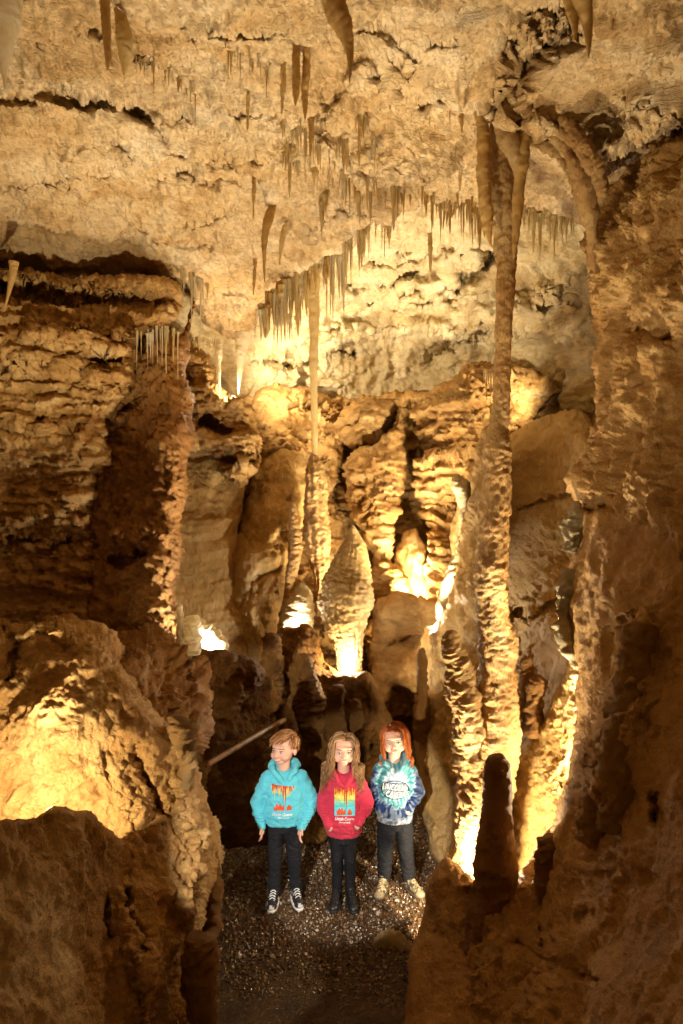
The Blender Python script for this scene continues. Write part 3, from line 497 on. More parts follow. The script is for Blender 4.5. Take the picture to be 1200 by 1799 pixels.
SM = [  # stalagmites: points, material, label
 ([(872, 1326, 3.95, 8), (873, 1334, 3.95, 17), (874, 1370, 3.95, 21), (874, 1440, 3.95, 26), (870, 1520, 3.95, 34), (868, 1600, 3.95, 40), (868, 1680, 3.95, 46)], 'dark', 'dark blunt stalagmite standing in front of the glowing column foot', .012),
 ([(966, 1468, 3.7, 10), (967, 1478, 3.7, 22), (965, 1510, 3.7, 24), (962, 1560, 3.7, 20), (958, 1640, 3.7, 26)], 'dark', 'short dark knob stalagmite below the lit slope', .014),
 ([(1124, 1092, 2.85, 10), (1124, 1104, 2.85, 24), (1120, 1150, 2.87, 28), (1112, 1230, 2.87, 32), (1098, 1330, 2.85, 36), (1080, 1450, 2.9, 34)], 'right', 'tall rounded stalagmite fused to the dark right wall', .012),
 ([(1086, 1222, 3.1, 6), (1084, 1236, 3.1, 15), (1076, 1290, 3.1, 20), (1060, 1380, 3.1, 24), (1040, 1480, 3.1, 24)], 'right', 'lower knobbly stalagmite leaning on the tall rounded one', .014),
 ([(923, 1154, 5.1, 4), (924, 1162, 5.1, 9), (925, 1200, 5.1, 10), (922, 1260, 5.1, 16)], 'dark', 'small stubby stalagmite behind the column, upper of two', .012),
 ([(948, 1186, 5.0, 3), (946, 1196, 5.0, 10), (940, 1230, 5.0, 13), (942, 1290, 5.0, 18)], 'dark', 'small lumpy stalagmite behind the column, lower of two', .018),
 ([(531, 1148, 6.2, 4), (532, 1155, 6.2, 11), (537, 1185, 6.2, 16), (545, 1230, 6.2, 26), (552, 1290, 6.2, 40)], 'shaded', 'round-topped stalagmite behind the boy, in front of the lit mound', .02),
 ([(590, 1204, 5.9, 5), (591, 1214, 5.9, 15), (590, 1245, 5.9, 13), (590, 1300, 5.9, 20)], 'shaded', 'small knob-headed stalagmite under the hooded flowstone', .014),
 ([(478, 1112, 6.35, 4), (477, 1124, 6.35, 15), (480, 1180, 6.35, 18), (477, 1250, 6.3, 21), (480, 1330, 6.3, 28)], 'shaded', 'dark upright stalagmite at the left end of the centre rocks', .02),
 ([(650, 1200, 6.25, 4), (652, 1210, 6.25, 9), (662, 1250, 6.25, 16), (674, 1330, 6.25, 28)], 'shaded', 'leaning smooth stalagmite at the right end of the centre rocks', .018),
 ([(500, 1236, 5.95, 3), (502, 1246, 5.95, 9), (508, 1280, 5.95, 15), (516, 1340, 5.95, 28)], 'shaded', 'short pointed stalagmite just above the boy', .02),
 ([(622, 1228, 6.1, 4), (624, 1238, 6.1, 10), (626, 1280, 6.1, 16), (622, 1340, 6.1, 28)], 'shaded', 'low stalagmite rising between the two hidden centre lamps and the girl', .02),
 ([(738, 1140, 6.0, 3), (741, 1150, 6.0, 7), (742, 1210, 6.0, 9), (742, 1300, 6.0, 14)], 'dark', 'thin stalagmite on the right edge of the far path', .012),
 ([(322, 1262, 3.42, 8), (320, 1272, 3.42, 18), (322, 1310, 3.42, 20), (328, 1350, 3.44, 13), (326, 1385, 3.48, 5)], 'boulder', 'club-shaped lump on the edge of the left boulder', .016),
 ([(350, 1644, 3.2, 12), (350, 1656, 3.2, 24), (354, 1710, 3.2, 26), (356, 1800, 3.2, 25), (356, 1900, 3.2, 28)], 'dark', 'squat stalagmite at the foot of the left boulder', .014),
 ([(371, 1490, 4.0, 4), (373, 1502, 4.0, 11), (374, 1550, 4.0, 12), (374, 1600, 4.0, 14), (372, 1640, 4.0, 16)], 'dark', 'narrow dark stalagmite where the boulder meets the gravel', .012),
 ([(315, 1060, 4.95, 2), (315, 1067, 4.95, 6), (317, 1100, 4.95, 7), (318, 1150, 4.95, 10)], 'tite_w', 'thin pale stalagmite beside the lamp left of the passage', .006),
 ([(332, 1082, 5.0, 6), (333, 1088, 5.0, 13), (334, 1110, 5.0, 14), (338, 1150, 5.0, 16)], 'tite_w', 'stout cream stalagmite beside the lamp left of the passage', .01),
]
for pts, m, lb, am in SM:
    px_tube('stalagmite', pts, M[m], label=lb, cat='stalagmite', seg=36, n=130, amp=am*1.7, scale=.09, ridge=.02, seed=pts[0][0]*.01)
# flat bright blocks by the lamps
def lump(name, pts, mat, label, seed, amp=.03):
    px_tube(name, pts, mat, label=label, cat='rock', seg=30, n=50, amp=amp, scale=.10, seed=seed)
lump('rock', [(322, 1110, 5.62, 6), (342, 1106, 5.66, 20), (366, 1124, 5.66, 22), (398, 1138, 5.6, 8)], M['tite_w'], 'brilliantly lit white rock beside the left pillar', 1.)
lump('rock', [(1012, 880, 4.3, 6), (1016, 905, 4.3, 14), (1010, 930, 4.3, 16), (1000, 970, 4.3, 10)], M['ceil_back'], 'pale chipped rock jutting from the ledge of the right wall', 2.)
lump('rock', [(1008, 1000, 4.15, 12), (1000, 1040, 4.15, 20), (995, 1090, 4.12, 20), (1004, 1140, 4.1, 12), (1012, 1170, 4.1, 5)], M['ceil_back'], 'cream fluted spur on the edge of the right wall', 3., .04)
0 and lump('rock', [(20, 1128, 3.55, 6), (50, 1120, 3.5, 16), (100, 1118, 3.5, 16), (125, 1124, 3.5, 6)], M['boulder'], 'flat slab lying on top of the left boulder', 4., .012)

# ---- stalactites
TPROTO = []
def tprot(kind, seed):
    r = np.random.default_rng(seed); n = 44
    t = np.linspace(0, 1, 7); bend = np.cumsum(r.normal(0, .004, 7)); bend2 = np.cumsum(r.normal(0, .004, 7))
    path = np.stack([bend, bend2, .06-1.06*t], 1)
    if kind == 'straw': rad = np.array([1.5, .8, .62, .6, .55, .5, .22])
    elif kind == 'cone': rad = np.array([1.4, 1.0, .85, .66, .48, .3, .06])
    elif kind == 'leaf': rad = np.array([.7, .85, 1.05, 1.0, .62, .35, .06])
    else: rad = np.array([1.9, 1.1, .75, .7, .42, .38, .08])
    path[:, :2] *= 12
    G = [tube_geo(path*np.array([.08, .08, 1]), rad*.05*r.uniform(.7, 1.1, 7), seg=10, n=n, amp=.012, scale=.09, seed=seed)]
    wide = seed % 4 == 1
    for _ in range(int(r.integers(6, 10) if wide else r.integers(1, 6))):   # thinner drips fused to the same root
        a = r.uniform(-.17, .17) if wide else r.uniform(-.075, .075); b = r.uniform(-.05, .05); L = r.uniform(.2, .8); q = np.stack([a+np.linspace(-a*.35, 0, 5)[::-1]*-1, np.full(5, b), .06-(L+.06)*np.linspace(0, 1, 5)], 1)
        G.append(tube_geo(q, np.array([.036, .024, .017, .013, .003])*r.uniform(.6, 1.2), seg=7, n=16, amp=.004, scale=.08, seed=seed+1))
    return join_geo(G)
for i in range(16):
    kd = ['straw', 'cone', 'leaf', 'drip'][i % 4]
    TPROTO.append((kd, *tprot(kd, 50+i)))
TM = {}
def tite(px, y0, y1, w, mat='tite', d=None, kind=None, label='', group=None, sq=1.0):
    """w: full width in px at the thick part"""
    if d is None: d = float(fN(np.array(px), np.array(y0)))
    c = [i for i in range(16) if kind is None or TPROTO[i][0] == kind]; i = random.choice(c)
    if (i, mat) not in TM: TM[(i, mat)] = mesh_q('stalactite', TPROTO[i][1], TPROTO[i][2], M[mat])
    o = put('stalactite', TM[(i, mat)], at(px, y0, d)+np.array([0, 0, .02]))
    Ls = (y1-y0)/FPX*d+.02; s = w/FPX*d/.1
    o.scale = (s, s*sq, Ls); o.rotation_euler = (0, 0, random.uniform(0, 6.28) if sq == 1 else random.uniform(-.3, .3))
    if group:
        label = ('long ' if y1-y0 > 52 else 'short ' if y1-y0 < 26 else 'mid-length ')+{'tite': 'yellow ', 'tite_w': 'pale ', 'tite_d': 'rusty '}[mat]+label
    tag(o, label, 'stalactite', group); return o
def tite_px(pts, mat, label, seed=1., amp=.006):
    return px_tube('stalactite', pts, M[mat], label=label, cat='stalactite', seg=20, n=80, amp=amp, scale=.05, seed=seed)
big = [
 ([(178, -60, 3.2, 18), (184, 0, 3.25, 10), (188, 60, 3.25, 7), (190, 105, 3.25, 5), (190, 124, 3.25, 1)], 'tite_d', 'long tan stalactite at the top left, left of the leaf-shaped one'),
 ([(203, 15, 3.4, 3), (214, 40, 3.4, 12), (220, 75, 3.4, 14), (219, 110, 3.4, 7), (218, 134, 3.4, 1)], 'tite', 'broad leaf-shaped translucent stalactite at the top left'),
 ([(2, -40, 3.4, 40), (0, 30, 3.4, 34), (4, 90, 3.4, 16), (7, 130, 3.4, 5), (9, 158, 3.4, 1)], 'tite_w', 'white lumpy stalactite cut off by the top left corner'),
 ([(498, 75, 3.9, 3), (498, 110, 3.9, 5), (497, 160, 3.9, 5), (495, 202, 3.9, 1)], 'tite', 'slim straight stalactite leftmost of the three at the top centre'),
 ([(516, 10, 3.7, 9), (520, 70, 3.7, 6), (521, 120, 3.7, 7), (520, 160, 3.7, 5), (519, 186, 3.7, 1)], 'tite_d', 'darkest rusty stalactite of the three at the top centre'),
 ([(538, 0, 3.7, 8), (540, 60, 3.7, 5), (538, 120, 3.75, 7), (536, 170, 3.8, 6), (536, 210, 3.8, 1)], 'tite_d', 'double-swollen stalactite rightmost of the three at the top centre'),
 ([(546, 180, 4.5, 4), (547, 215, 4.5, 5), (546, 255, 4.5, 3), (545, 276, 4.5, 1)], 'tite_d', 'dark spindle stalactite below the three at the top centre'),
 ([(570, -60, 2.9, 24), (588, 10, 2.95, 20), (604, 50, 2.98, 16), (614, 90, 3.0, 8), (615, 120, 3.0, 4), (614, 146, 3.0, 1)], 'tite_d', 'big curved carrot-shaped orange stalactite at the top centre'),
 ([(1018, -70, 2.7, 28), (1022, -10, 2.75, 18), (1032, 40, 2.8, 9), (1034, 75, 2.8, 5), (1034, 102, 2.8, 1)], 'tite_d', 'long orange stalactite hanging at the top right corner of the notch'),
 ([(998, -40, 2.8, 16), (1006, 10, 2.8, 12), (1010, 45, 2.8, 6), (1010, 72, 2.8, 2)], 'tite_d', 'shorter orange stalactite left of the long one at the top right'),
 ([(1074, 22, 3.1, 6), (1075, 38, 3.1, 4), (1075, 54, 3.1, 1)], 'tite_d', 'tiny brown stalactite on the right ceiling block'),
 ([(482, 358, 5.6, 4), (474, 378, 5.55, 8), (466, 410, 5.5, 6), (464, 455, 5.5, 3), (465, 497, 5.5, 1)], 'tite_d', 'long hooked rusty stalactite under the left ceiling slab'),
 ([(446, 305, 5.2, 3), (446, 340, 5.2, 3), (445, 384, 5.2, 1)], 'tite_d', 'thin dark straight stalactite above the hooked rusty one'),
 ([(448, 455, 6.2, 3), (447, 485, 6.2, 3), (445, 518, 6.2, 1)], 'tite_d', 'short dark stalactite just left of the hooked one'),
 ([(503, 398, 6.0, 7), (497, 415, 6.0, 5), (493, 440, 6.0, 3), (491, 466, 6.0, 1)], 'tite', 'small curved yellow stalactite right of the hooked one'),
 ([(385, 596, 7.5, 4), (384, 620, 7.5, 6), (384, 655, 7.5, 4), (386, 692, 7.5, 1)], 'tite_w', 'pale spindle stalactite over the left recess'),
 ([(427, 585, 7.6, 14), (425, 610, 7.6, 11), (422, 645, 7.6, 6), (419, 692, 7.6, 1)], 'tite_w', 'wide pale cone stalactite over the left recess'),
 ([(755, 410, 6.6, 4), (756, 440, 6.6, 4), (756, 480, 6.6, 1)], 'tite', 'lone yellow stalactite before the bright far ceiling'),
 ([(396, 22, 3.7, 6), (396, 45, 3.7, 4), (396, 84, 3.7, 1)], 'tite_d', 'lone rusty stalactite high between the two upper groups'),
 ([(686, 135, 4.3, 6), (686, 160, 4.3, 5), (685, 194, 4.3, 1)], 'tite', 'blunt ochre stalactite left of a hair-thin straw'),
 ([(808, 272, 5.0, 5), (808, 300, 5.0, 4), (808, 336, 5.0, 1)], 'tite', 'lone yellow stalactite left of the great column'),
 ([(810, 198, 4.5, 4), (811, 215, 4.5, 3), (811, 234, 4.5, 1)], 'tite_d', 'short brown peg stalactite left of the column top'),
 ([(24, 460, 5.6, 8), (22, 485, 5.6, 6), (14, 520, 5.6, 3), (6, 548, 5.6, 1)], 'tite_d', 'dark curved stalactite at the left end of the wall lip'),
 ([(437, 115, 4.2, 2), (436, 180, 4.2, 3), (435, 230, 4.2, 1)], 'tite', 'long hair-thin stalactite with a swollen tip on the left slab'),
]
for k, (p, m, lb) in enumerate(big): tite_px(p, m, lb, seed=k*1.7)
def cluster(n, line, spread, lens, ws, mats, label, group, dfun=None, kinds=(None,)):
    line = np.array(line, float); seg = np.hypot(*np.diff(line, axis=0).T); cum = np.concatenate([[0], np.cumsum(seg)])
    for k in range(n):
        s = (k+random.random())/n*cum[-1]; i = min(np.searchsorted(cum, s, 'right')-1, len(seg)-1); p = line[i]+(line[i+1]-line[i])*(s-cum[i])/seg[i]
        y = p[1]+random.uniform(-spread, spread); L = lens[0]+(lens[1]-lens[0])*random.random()**1.7; L *= random.choice([.5, .8, 1, 1.15])
        d = None if dfun is None else dfun(p[0], y)
        tite(p[0]+random.uniform(-5, 5), y, y+L, ws[0]*.7+(ws[1]-ws[0]*.7)*random.random()**1.6, random.choice(mats), d, random.choice(kinds), label, group)
cluster(44, [(495, 235), (560, 250), (640, 240), (700, 290)], 34, (30, 100), (3.5, 12), ['tite', 'tite_w', 'tite'], 'stalactite in the dense cluster hanging in mid ceiling', 'stalactites of the dense mid ceiling cluster')
cluster(40, [(510, 275), (580, 300), (660, 310), (720, 320)], 26, (26, 90), (3.5, 12), ['tite', 'tite', 'tite_w'], 'stalactite in the dense cluster hanging in mid ceiling', 'stalactites of the dense mid ceiling cluster')
cluster(30, [(690, 318), (740, 325), (780, 345), (855, 368)], 11, (28, 95), (5, 14), ['tite', 'tite', 'tite_d'], 'stout stalactite in the row along the ceiling edge left of the column', 'row of stalactites left of the great column', kinds=('cone', 'drip', 'leaf'))
cluster(24, [(905, 374), (950, 378), (1000, 384)], 6, (14, 76), (5, 11), ['tite', 'tite'], 'small stalactite in the row right of the column', 'row of stalactites right of the great column', kinds=('cone', 'drip'))
cluster(40, [(458, 548), (486, 515), (520, 488), (560, 460), (605, 440)], 8, (44, 125), (6, 14), ['tite', 'tite_w', 'tite', 'tite_d'], 'stalactite in the thick fringe above the thin centre column', 'fringe of stalactites on the left slab edge', lambda x, y: 6.95)
cluster(12, [(602, 440), (640, 405), (690, 372)], 6, (26, 70), (4, 9), ['tite', 'tite'], 'stalactite in the sparse upper end of the slab fringe', 'upper end of the slab fringe', lambda x, y: 6.3)
cluster(12, [(450, 575), (470, 560), (520, 555)], 6, (16, 46), (3, 6), ['tite_w'], 'straw stalactite at the lower left end of the slab fringe', 'white straws at the lower end of the fringe', lambda x, y: 7.2)
cluster(14, [(238, 112), (300, 128), (345, 170)], 10, (12, 50), (2.5, 5), ['tite', 'tite_w', 'tite_d'], 'thin straw on the ceiling right of the leaf-shaped stalactite', 'straws near the leaf-shaped stalactite', kinds=('straw', 'cone'))
cluster(12, [(400, 90), (440, 100), (480, 130)], 16, (12, 52), (2.5, 5), ['tite', 'tite_w', 'tite_d'], 'thin straw on the ceiling left of the three top centre stalactites', 'straws left of the top centre stalactites', kinds=('straw',))
cluster(16, [(705, 140), (760, 200), (830, 180), (800, 250)], 16, (14, 60), (2, 4.5), ['tite', 'tite_d', 'tite_w'], 'thin straw scattered on the ceiling between cluster and great column', 'scattered straws left of the great column', kinds=('straw', 'cone'))
cluster(15, [(242, 592), (280, 582), (318, 590)], 4, (26, 84), (3, 7), ['tite_w', 'tite', 'tite_w'], 'straw stalactite in the comb over the dark left pillar', 'comb of straws over the left pillar', lambda x, y: 6.2, kinds=('straw', 'cone'))
cluster(14, [(312, 478), (340, 490), (362, 500)], 5, (20, 80), (3, 7), ['tite', 'tite_w'], 'stalactite in the small bunch where slab and left wall meet', 'small bunch at the slab corner', lambda x, y: 6.7, kinds=('straw', 'cone'))
cluster(12, [(325, 600), (380, 600), (375, 604)], 4, (12, 36), (3, 6), ['tite_w', 'tite'], 'stalactite above the left recess', 'short stalactites above the left recess', lambda x, y: 7.7, kinds=('straw', 'cone'))
cluster(12, [(660, 588), (720, 574), (800, 578), (860, 600)], 5, (8, 26), (2, 4), ['tite_w', 'tite'], 'straw on the far white ceiling ledge', 'tiny straws on the far ceiling ledge', lambda x, y: 9.0, kinds=('straw',))
cluster(9, [(856, 655), (895, 655)], 6, (26, 80), (3, 6), ['tite_w', 'tite'], 'slim stalactite hanging just left of the column waist', 'slim stalactites by the column waist', lambda x, y: 6.6, kinds=('straw',))
# ---- pole, lamps, stones
rail = px_tube('handrail', [(362, 1344, 4.75, 5), (430, 1305, 5.2, 4.6), (500, 1264, 5.9, 4.2), (530, 1246, 6.4, 4)], simple('worn_wood', (.17, .085, .028), .6, .4, .3, 60, var=.4), label='slanting round wooden rail in the dark behind the boy', cat='handrail', seg=14, n=40, amp=.002, scale=.1)
m_black = simple('black_metal', (.02, .02, .022), .4, .5)
m_lens, nt_, b_ = mat_new('lamp_lens'); b_.inputs['Emission Color'].default_value = (1, .85, .6, 1); b_.inputs['Emission Strength'].default_value = 14
for nm, (px, py, d), w, c in LAMPS:
    if nm == 'room_fill': continue
    p = at(px, py, d)
    root = empty('flood_lamp', p-np.array([0, 0, .07]), LAMP_LABELS[nm], 'lamp', 'small floodlights hidden among the rocks')
    V, F = tube_geo([(0, 0, 0), (0, 0, .03)], [.016, .019], seg=16, n=6); put('housing', mesh_q('housing', V, F, m_black), (0, 0, .0), root)
    V, F = tube_geo([(0, 0, .031), (0, 0, .034)], [.016, .016], seg=16, n=3); put('lens', mesh_q('lens', V, F, m_lens), (0, 0, .0), root)
px_tube('rock', [(652, 1668, 4.50, 4), (668, 1664, 4.50, 17), (695, 1662, 4.50, 20), (716, 1672, 4.47, 14), (724, 1690, 4.42, 5)], M['ceil_back'], label='flat pale stone set in the floor before the feet of the red-haired child', cat='rock', seg=24, n=40, amp=.02, scale=.06, squash=.6, seed=9.)
def stones():
    ph = (1+5**.5)/2
    ico = np.array([(-1, ph, 0), (1, ph, 0), (-1, -ph, 0), (1, -ph, 0), (0, -1, ph), (0, 1, ph), (0, -1, -ph), (0, 1, -ph), (ph, 0, -1), (ph, 0, 1), (-ph, 0, -1), (-ph, 0, 1)])/1.9
    fc = np.array([(0, 11, 5), (0, 5, 1), (0, 1, 7), (0, 7, 10), (0, 10, 11), (1, 5, 9), (5, 11, 4), (11, 10, 2), (10, 7, 6), (7, 1, 8), (3, 9, 4), (3, 4, 2), (3, 2, 6), (3, 6, 8), (3, 8, 9), (4, 9, 5), (2, 4, 11), (6, 2, 10), (8, 6, 7), (9, 8, 1)])
    r = np.random.default_rng(4); n = 26000
    x = r.uniform(-1.35, 1.1, n); y = 3.5+4.3*r.random(n)**1.1; s = np.exp(r.normal(-4.85, .32, n))*np.clip((y-3.9)/.75+.35+.35*perlin(np.stack([x*2, y*2, y*0], 1)), .30, 1)
    V = ico[None]*s[:, None, None]*r.uniform(.65, 1.25, (n, 1, 3))*r.uniform(.8, 1.2, (n, 12, 1))
    a = r.uniform(0, 6.28, n); ca, sa = np.cos(a), np.sin(a); X = V[..., 0]*ca[:, None]-V[..., 1]*sa[:, None]; Y = V[..., 0]*sa[:, None]+V[..., 1]*ca[:, None]
    V[..., 0] = X+x[:, None]; V[..., 1] = Y+y[:, None]
    p = np.stack([x, y, np.zeros(n)], 1); z = .018*fbm(p/.8, 3)+.005*fbm(p/.05, 3)+.02*np.clip(-(x+.9), 0, 1)
    V[..., 2] += (z+s*.25)[:, None]
    F = (fc[None]+(np.arange(n)*12)[:, None, None]).reshape(-1, 3)
    pal = np.array([(.06, .035, .018), (.12, .07, .035), (.20, .13, .07), (.28, .21, .13), (.12, .05, .015), (.40, .34, .26), (.08, .055, .035)])
    c = np.repeat(pal[r.choice(7, n, p=[.25, .25, .18, .1, .12, .04, .06])]*r.uniform(.7, 1.2, (n, 1)), 12, 0)
    tag(mesh_np('gravel', V.reshape(-1, 3), F, vcol('gravel_stone', .22, .4, 150, .7), smooth=False, cols=c), kind='stuff')
stones()

# ------------------------------------------------------------------ people
from mathutils.bvhtree import BVHTree
def ell(c, r, n=18):
    th = np.linspace(0, np.pi, n); ph = np.linspace(0, 2*np.pi, 2*n, endpoint=False)
    T, P_ = np.meshgrid(th, ph, indexing='ij'); V = np.stack([np.sin(T)*np.cos(P_), np.sin(T)*np.sin(P_), np.cos(T)], -1).reshape(-1, 3)*np.array(r)+np.array(c)
    i = np.arange(n*2*n).reshape(n, 2*n); j = np.roll(i, -1, 1)
    return V, np.stack([i[:-1].ravel(), i[1:].ravel(), j[1:].ravel(), j[:-1].ravel()], 1)
def cap(a, b, ra, rb, sq=1.0, seg=20):
    a = np.array(a, float); b = np.array(b, float); d = b-a; L = np.linalg.norm(d); d /= L
    t = np.linspace(0, np.pi/2, 7); P = [a-d*ra*math.cos(x) for x in t]+[b+d*rb*math.sin(x) for x in t]; R = [ra*math.sin(x) for x in t]+[rb*math.cos(x) for x in t]
    P = np.array(P); R = np.maximum(R, 1e-4)
    u = np.cross(d, (0, 1, 0)); u /= np.linalg.norm(u)+1e-9; v = np.cross(d, u); th = np.linspace(0, 2*np.pi, seg, endpoint=False)
    V = P[:, None]+np.array(R)[:, None, None]*(np.cos(th)[None, :, None]*u+sq*np.sin(th)[None, :, None]*v)
    i = np.arange(14*seg).reshape(14, seg); j = np.roll(i, -1, 1)
    return V.reshape(-1, 3), np.stack([i[:-1].ravel(), i[1:].ravel(), j[1:].ravel(), j[:-1].ravel()], 1)
def rings(L, seg=40, p=2.0):
    """closed loft of horizontal ellipses (x, y, z, rx, ry)"""
    L = [(*L[0][:3], .002, .002)]+list(L)+[(*L[-1][:3], .002, .002)]; th = np.linspace(0, 2*np.pi, seg, endpoint=False); V = []
    for x, y, z, rx, ry in L: V.append(np.stack([x+rx*np.sign(np.cos(th))*np.abs(np.cos(th))**(2/p), y+ry*np.sign(np.sin(th))*np.abs(np.sin(th))**(2/p), np.full(seg, z)], 1))
    i = np.arange(len(L)*seg).reshape(len(L), seg); j = np.roll(i, -1, 1)
    return np.vstack(V), np.stack([i[:-1].ravel(), j[:-1].ravel(), j[1:].ravel(), i[1:].ravel()], 1)
def limb(P, R, sq=1.0):
    return [cap(P[k], P[k+1], R[k], R[k+1], sq) for k in range(len(P)-1)]
def fuse(L, voxel=.005, smooth=4, fac=.5):
    """one continuous skin round overlapping closed shapes"""
    V, F = join_geo(L); me = bpy.data.meshes.new('tmp'); me.from_pydata(V.tolist(), [], F.tolist()); me.validate(); me.update()
    o = bpy.data.objects.new('tmp', me); COL.objects.link(o)
    m = o.modifiers.new('r', 'REMESH'); m.mode = 'VOXEL'; m.voxel_size = voxel; m.use_smooth_shade = True
    if smooth: s = o.modifiers.new('s', 'SMOOTH'); s.iterations = smooth; s.factor = fac
    dg = bpy.context.evaluated_depsgraph_get(); e = o.evaluated_get(dg); m2 = e.to_mesh()
    V = np.empty(len(m2.vertices)*3, np.float32); m2.vertices.foreach_get('co', V); V = V.reshape(-1, 3).copy()
    Nn = np.empty(len(m2.vertices)*3, np.float32); m2.vertices.foreach_get('normal', Nn); Nn = Nn.reshape(-1, 3).copy()
    li = np.empty(len(m2.loops), np.int32); m2.loops.foreach_get('vertex_index', li); F = li.reshape(-1, 4).copy()
    e.to_mesh_clear(); bpy.data.objects.remove(o); bpy.data.meshes.remove(me)
    return V, F, Nn
def rotm(yaw=0, pitch=0, roll=0):
    """yaw turns the face to the viewer's left when positive, pitch lifts the chin, roll tilts to the viewer's right"""
    return np.array(Matrix.Rotation(-yaw, 3, 'Z') @ Matrix.Rotation(-pitch, 3, 'X') @ Matrix.Rotation(roll, 3, 'Y'))
def bvh(V, F): return BVHTree.FromPolygons([tuple(v) for v in V.tolist()], [tuple(f) for f in F.tolist()])
def hit_y(B, x, z, y0=-1.0, dflt=0.0):
    h = B.ray_cast(Vector((x, y0, z)), Vector((0, 1, 0))); return h[0].y if h[0] is not None else None
def pm(name, V, F, mat, parent, cols=None):
    o = put(name, mesh_q(name, np.asarray(V), np.asarray(F), mat, cols), (0, 0, 0), parent); return o
HEAD = [ell((0, .014, .024), (.073, .087, .078)), ell((0, -.020, -.012), (.064, .062, .078)), ell((0, -.046, -.070), (.030, .030, .022)), ell((.034, -.046, -.036), (.029, .030, .030)), ell((-.034, -.046, -.036), (.029, .030, .030)),
        cap((0, -.078, .004), (0, -.094, -.024), .0075, .0105), ell((.009, -.088, -.027), (.007, .008, .006)), ell((-.009, -.088, -.027), (.007, .008, .006)), ell((0, -.076, -.054), (.022, .012, .012)), ell((.072, .010, -.012), (.009, .017, .027)), ell((-.072, .010, -.012), (.009, .017, .027)), ell((0, -.062, .028), (.046, .020, .016))]
HB = bvh(*join_geo(HEAD))
SKIN = vcol('skin', .5, .05, 300, .35, subs=.12)
M_eye = simple('eye_white', (.55, .52, .50), .2, .6); M_pup = simple('pupil', (.015, .01, .008), .1, .8); M_teeth = simple('teeth', (.80, .76, .68), .3, .5)
def xf(V, Rm, c): return np.asarray(V) @ Rm.T+np.array(c)
def face(body, Rm, c, iris, brow, smile, lipc):
    def surf(x, z, off): return (x, (hit_y(HB, x, z) or -.08)-off, z)
    for s in (-1, 1):
        ex, ez = s*.0275, -.002; y = hit_y(HB, ex, ez)
        eye = pm('eye', xf(ell((ex, y+.004, ez), (.0125, .0080, .0068))[0], Rm, c), ell((0, 0, 0), (1, 1, 1))[1], M_eye, body)
        for nm, r, off, m in (('iris', .0062, .0026, iris), ('pupil', .0036, .0044, M_pup)):
            V, F = ell((ex, y+.0005-off, ez), (r, .0016, r), 10); pm(nm, xf(V, Rm, c), F, m, eye)
        P = [surf(ex+s*a, ez+.0065+b, .0015) for a, b in ((-.0135, -.004), (-.006, .0008), (.004, .001), (.0135, -.003))]
        V, F = tube_geo(P, [.0008, .0014, .0015, .0008], seg=8, n=12); pm('eyelash', xf(V, Rm, c), F, M_pup, body)
        P = [surf(ex+s*a, ez+.019+b, .0015) for a, b in ((-.013, -.001), (-.003, .003), (.008, .003), (.018, -.003))]
        V, F = tube_geo(P, [.0018, .0028, .0026, .0010], seg=8, n=12); pm('eyebrow', xf(V, Rm, c), F, brow, body)
    w = .024 if smile else .017; lift = .009 if smile else .0015
    P = [surf(x, -.052+lift*(x/w)**2, .001) for x in np.linspace(-w, w, 7)]
    if smile:
        V, F = tube_geo(P, [.001, .0024, .0030, .0032, .0030, .0024, .001], seg=8, n=24); pm('teeth', xf(V, Rm, c), F, M_teeth, body)
    g = .0036 if smile else .0022
    for nm, dz, rr in (('lip', g, .0018), ('lip', -g, .0024)):
        Q = [(p[0], p[1]-.0008, p[2]+dz*(1-(abs(p[0])/w)**2)) for p in P]; V, F = tube_geo(Q, [.0008, rr*.8, rr, rr, rr, rr*.8, .0008], seg=8, n=24); pm(nm, xf(V, Rm, c), F, lipc, body)
def skin_cols(V, Rm, c, freckles=0.):
    L = (V-np.array(c)) @ np.linalg.inv(Rm).T; n = len(V); C = np.tile(np.array((.64, .37, .26)), (n, 1))
    ch = np.exp(-(((np.abs(L[:, 0])-.036)/.018)**2+((L[:, 2]+.036)/.018)**2))*(L[:, 1] < -.02)
    C = C*(1-.35*ch[:, None])+np.array((.74, .27, .20))*.35*ch[:, None]
    no = np.exp(-((L[:, 0]/.012)**2+((L[:, 2]+.026)/.012)**2))*(L[:, 1] < -.05); C = C*(1-.2*no[:, None])+np.array((.72, .28, .2))*.2*no[:, None]
    ey = np.exp(-(((np.abs(L[:, 0])-.0275)/.016)**2+((L[:, 2]-.0)/.010)**2))*(L[:, 1] < -.03); C = C*(1-.18*ey[:, None])
    C = C*(1+.05*perlin(V*40)[:, None]); return np.clip(C, 0, 1)
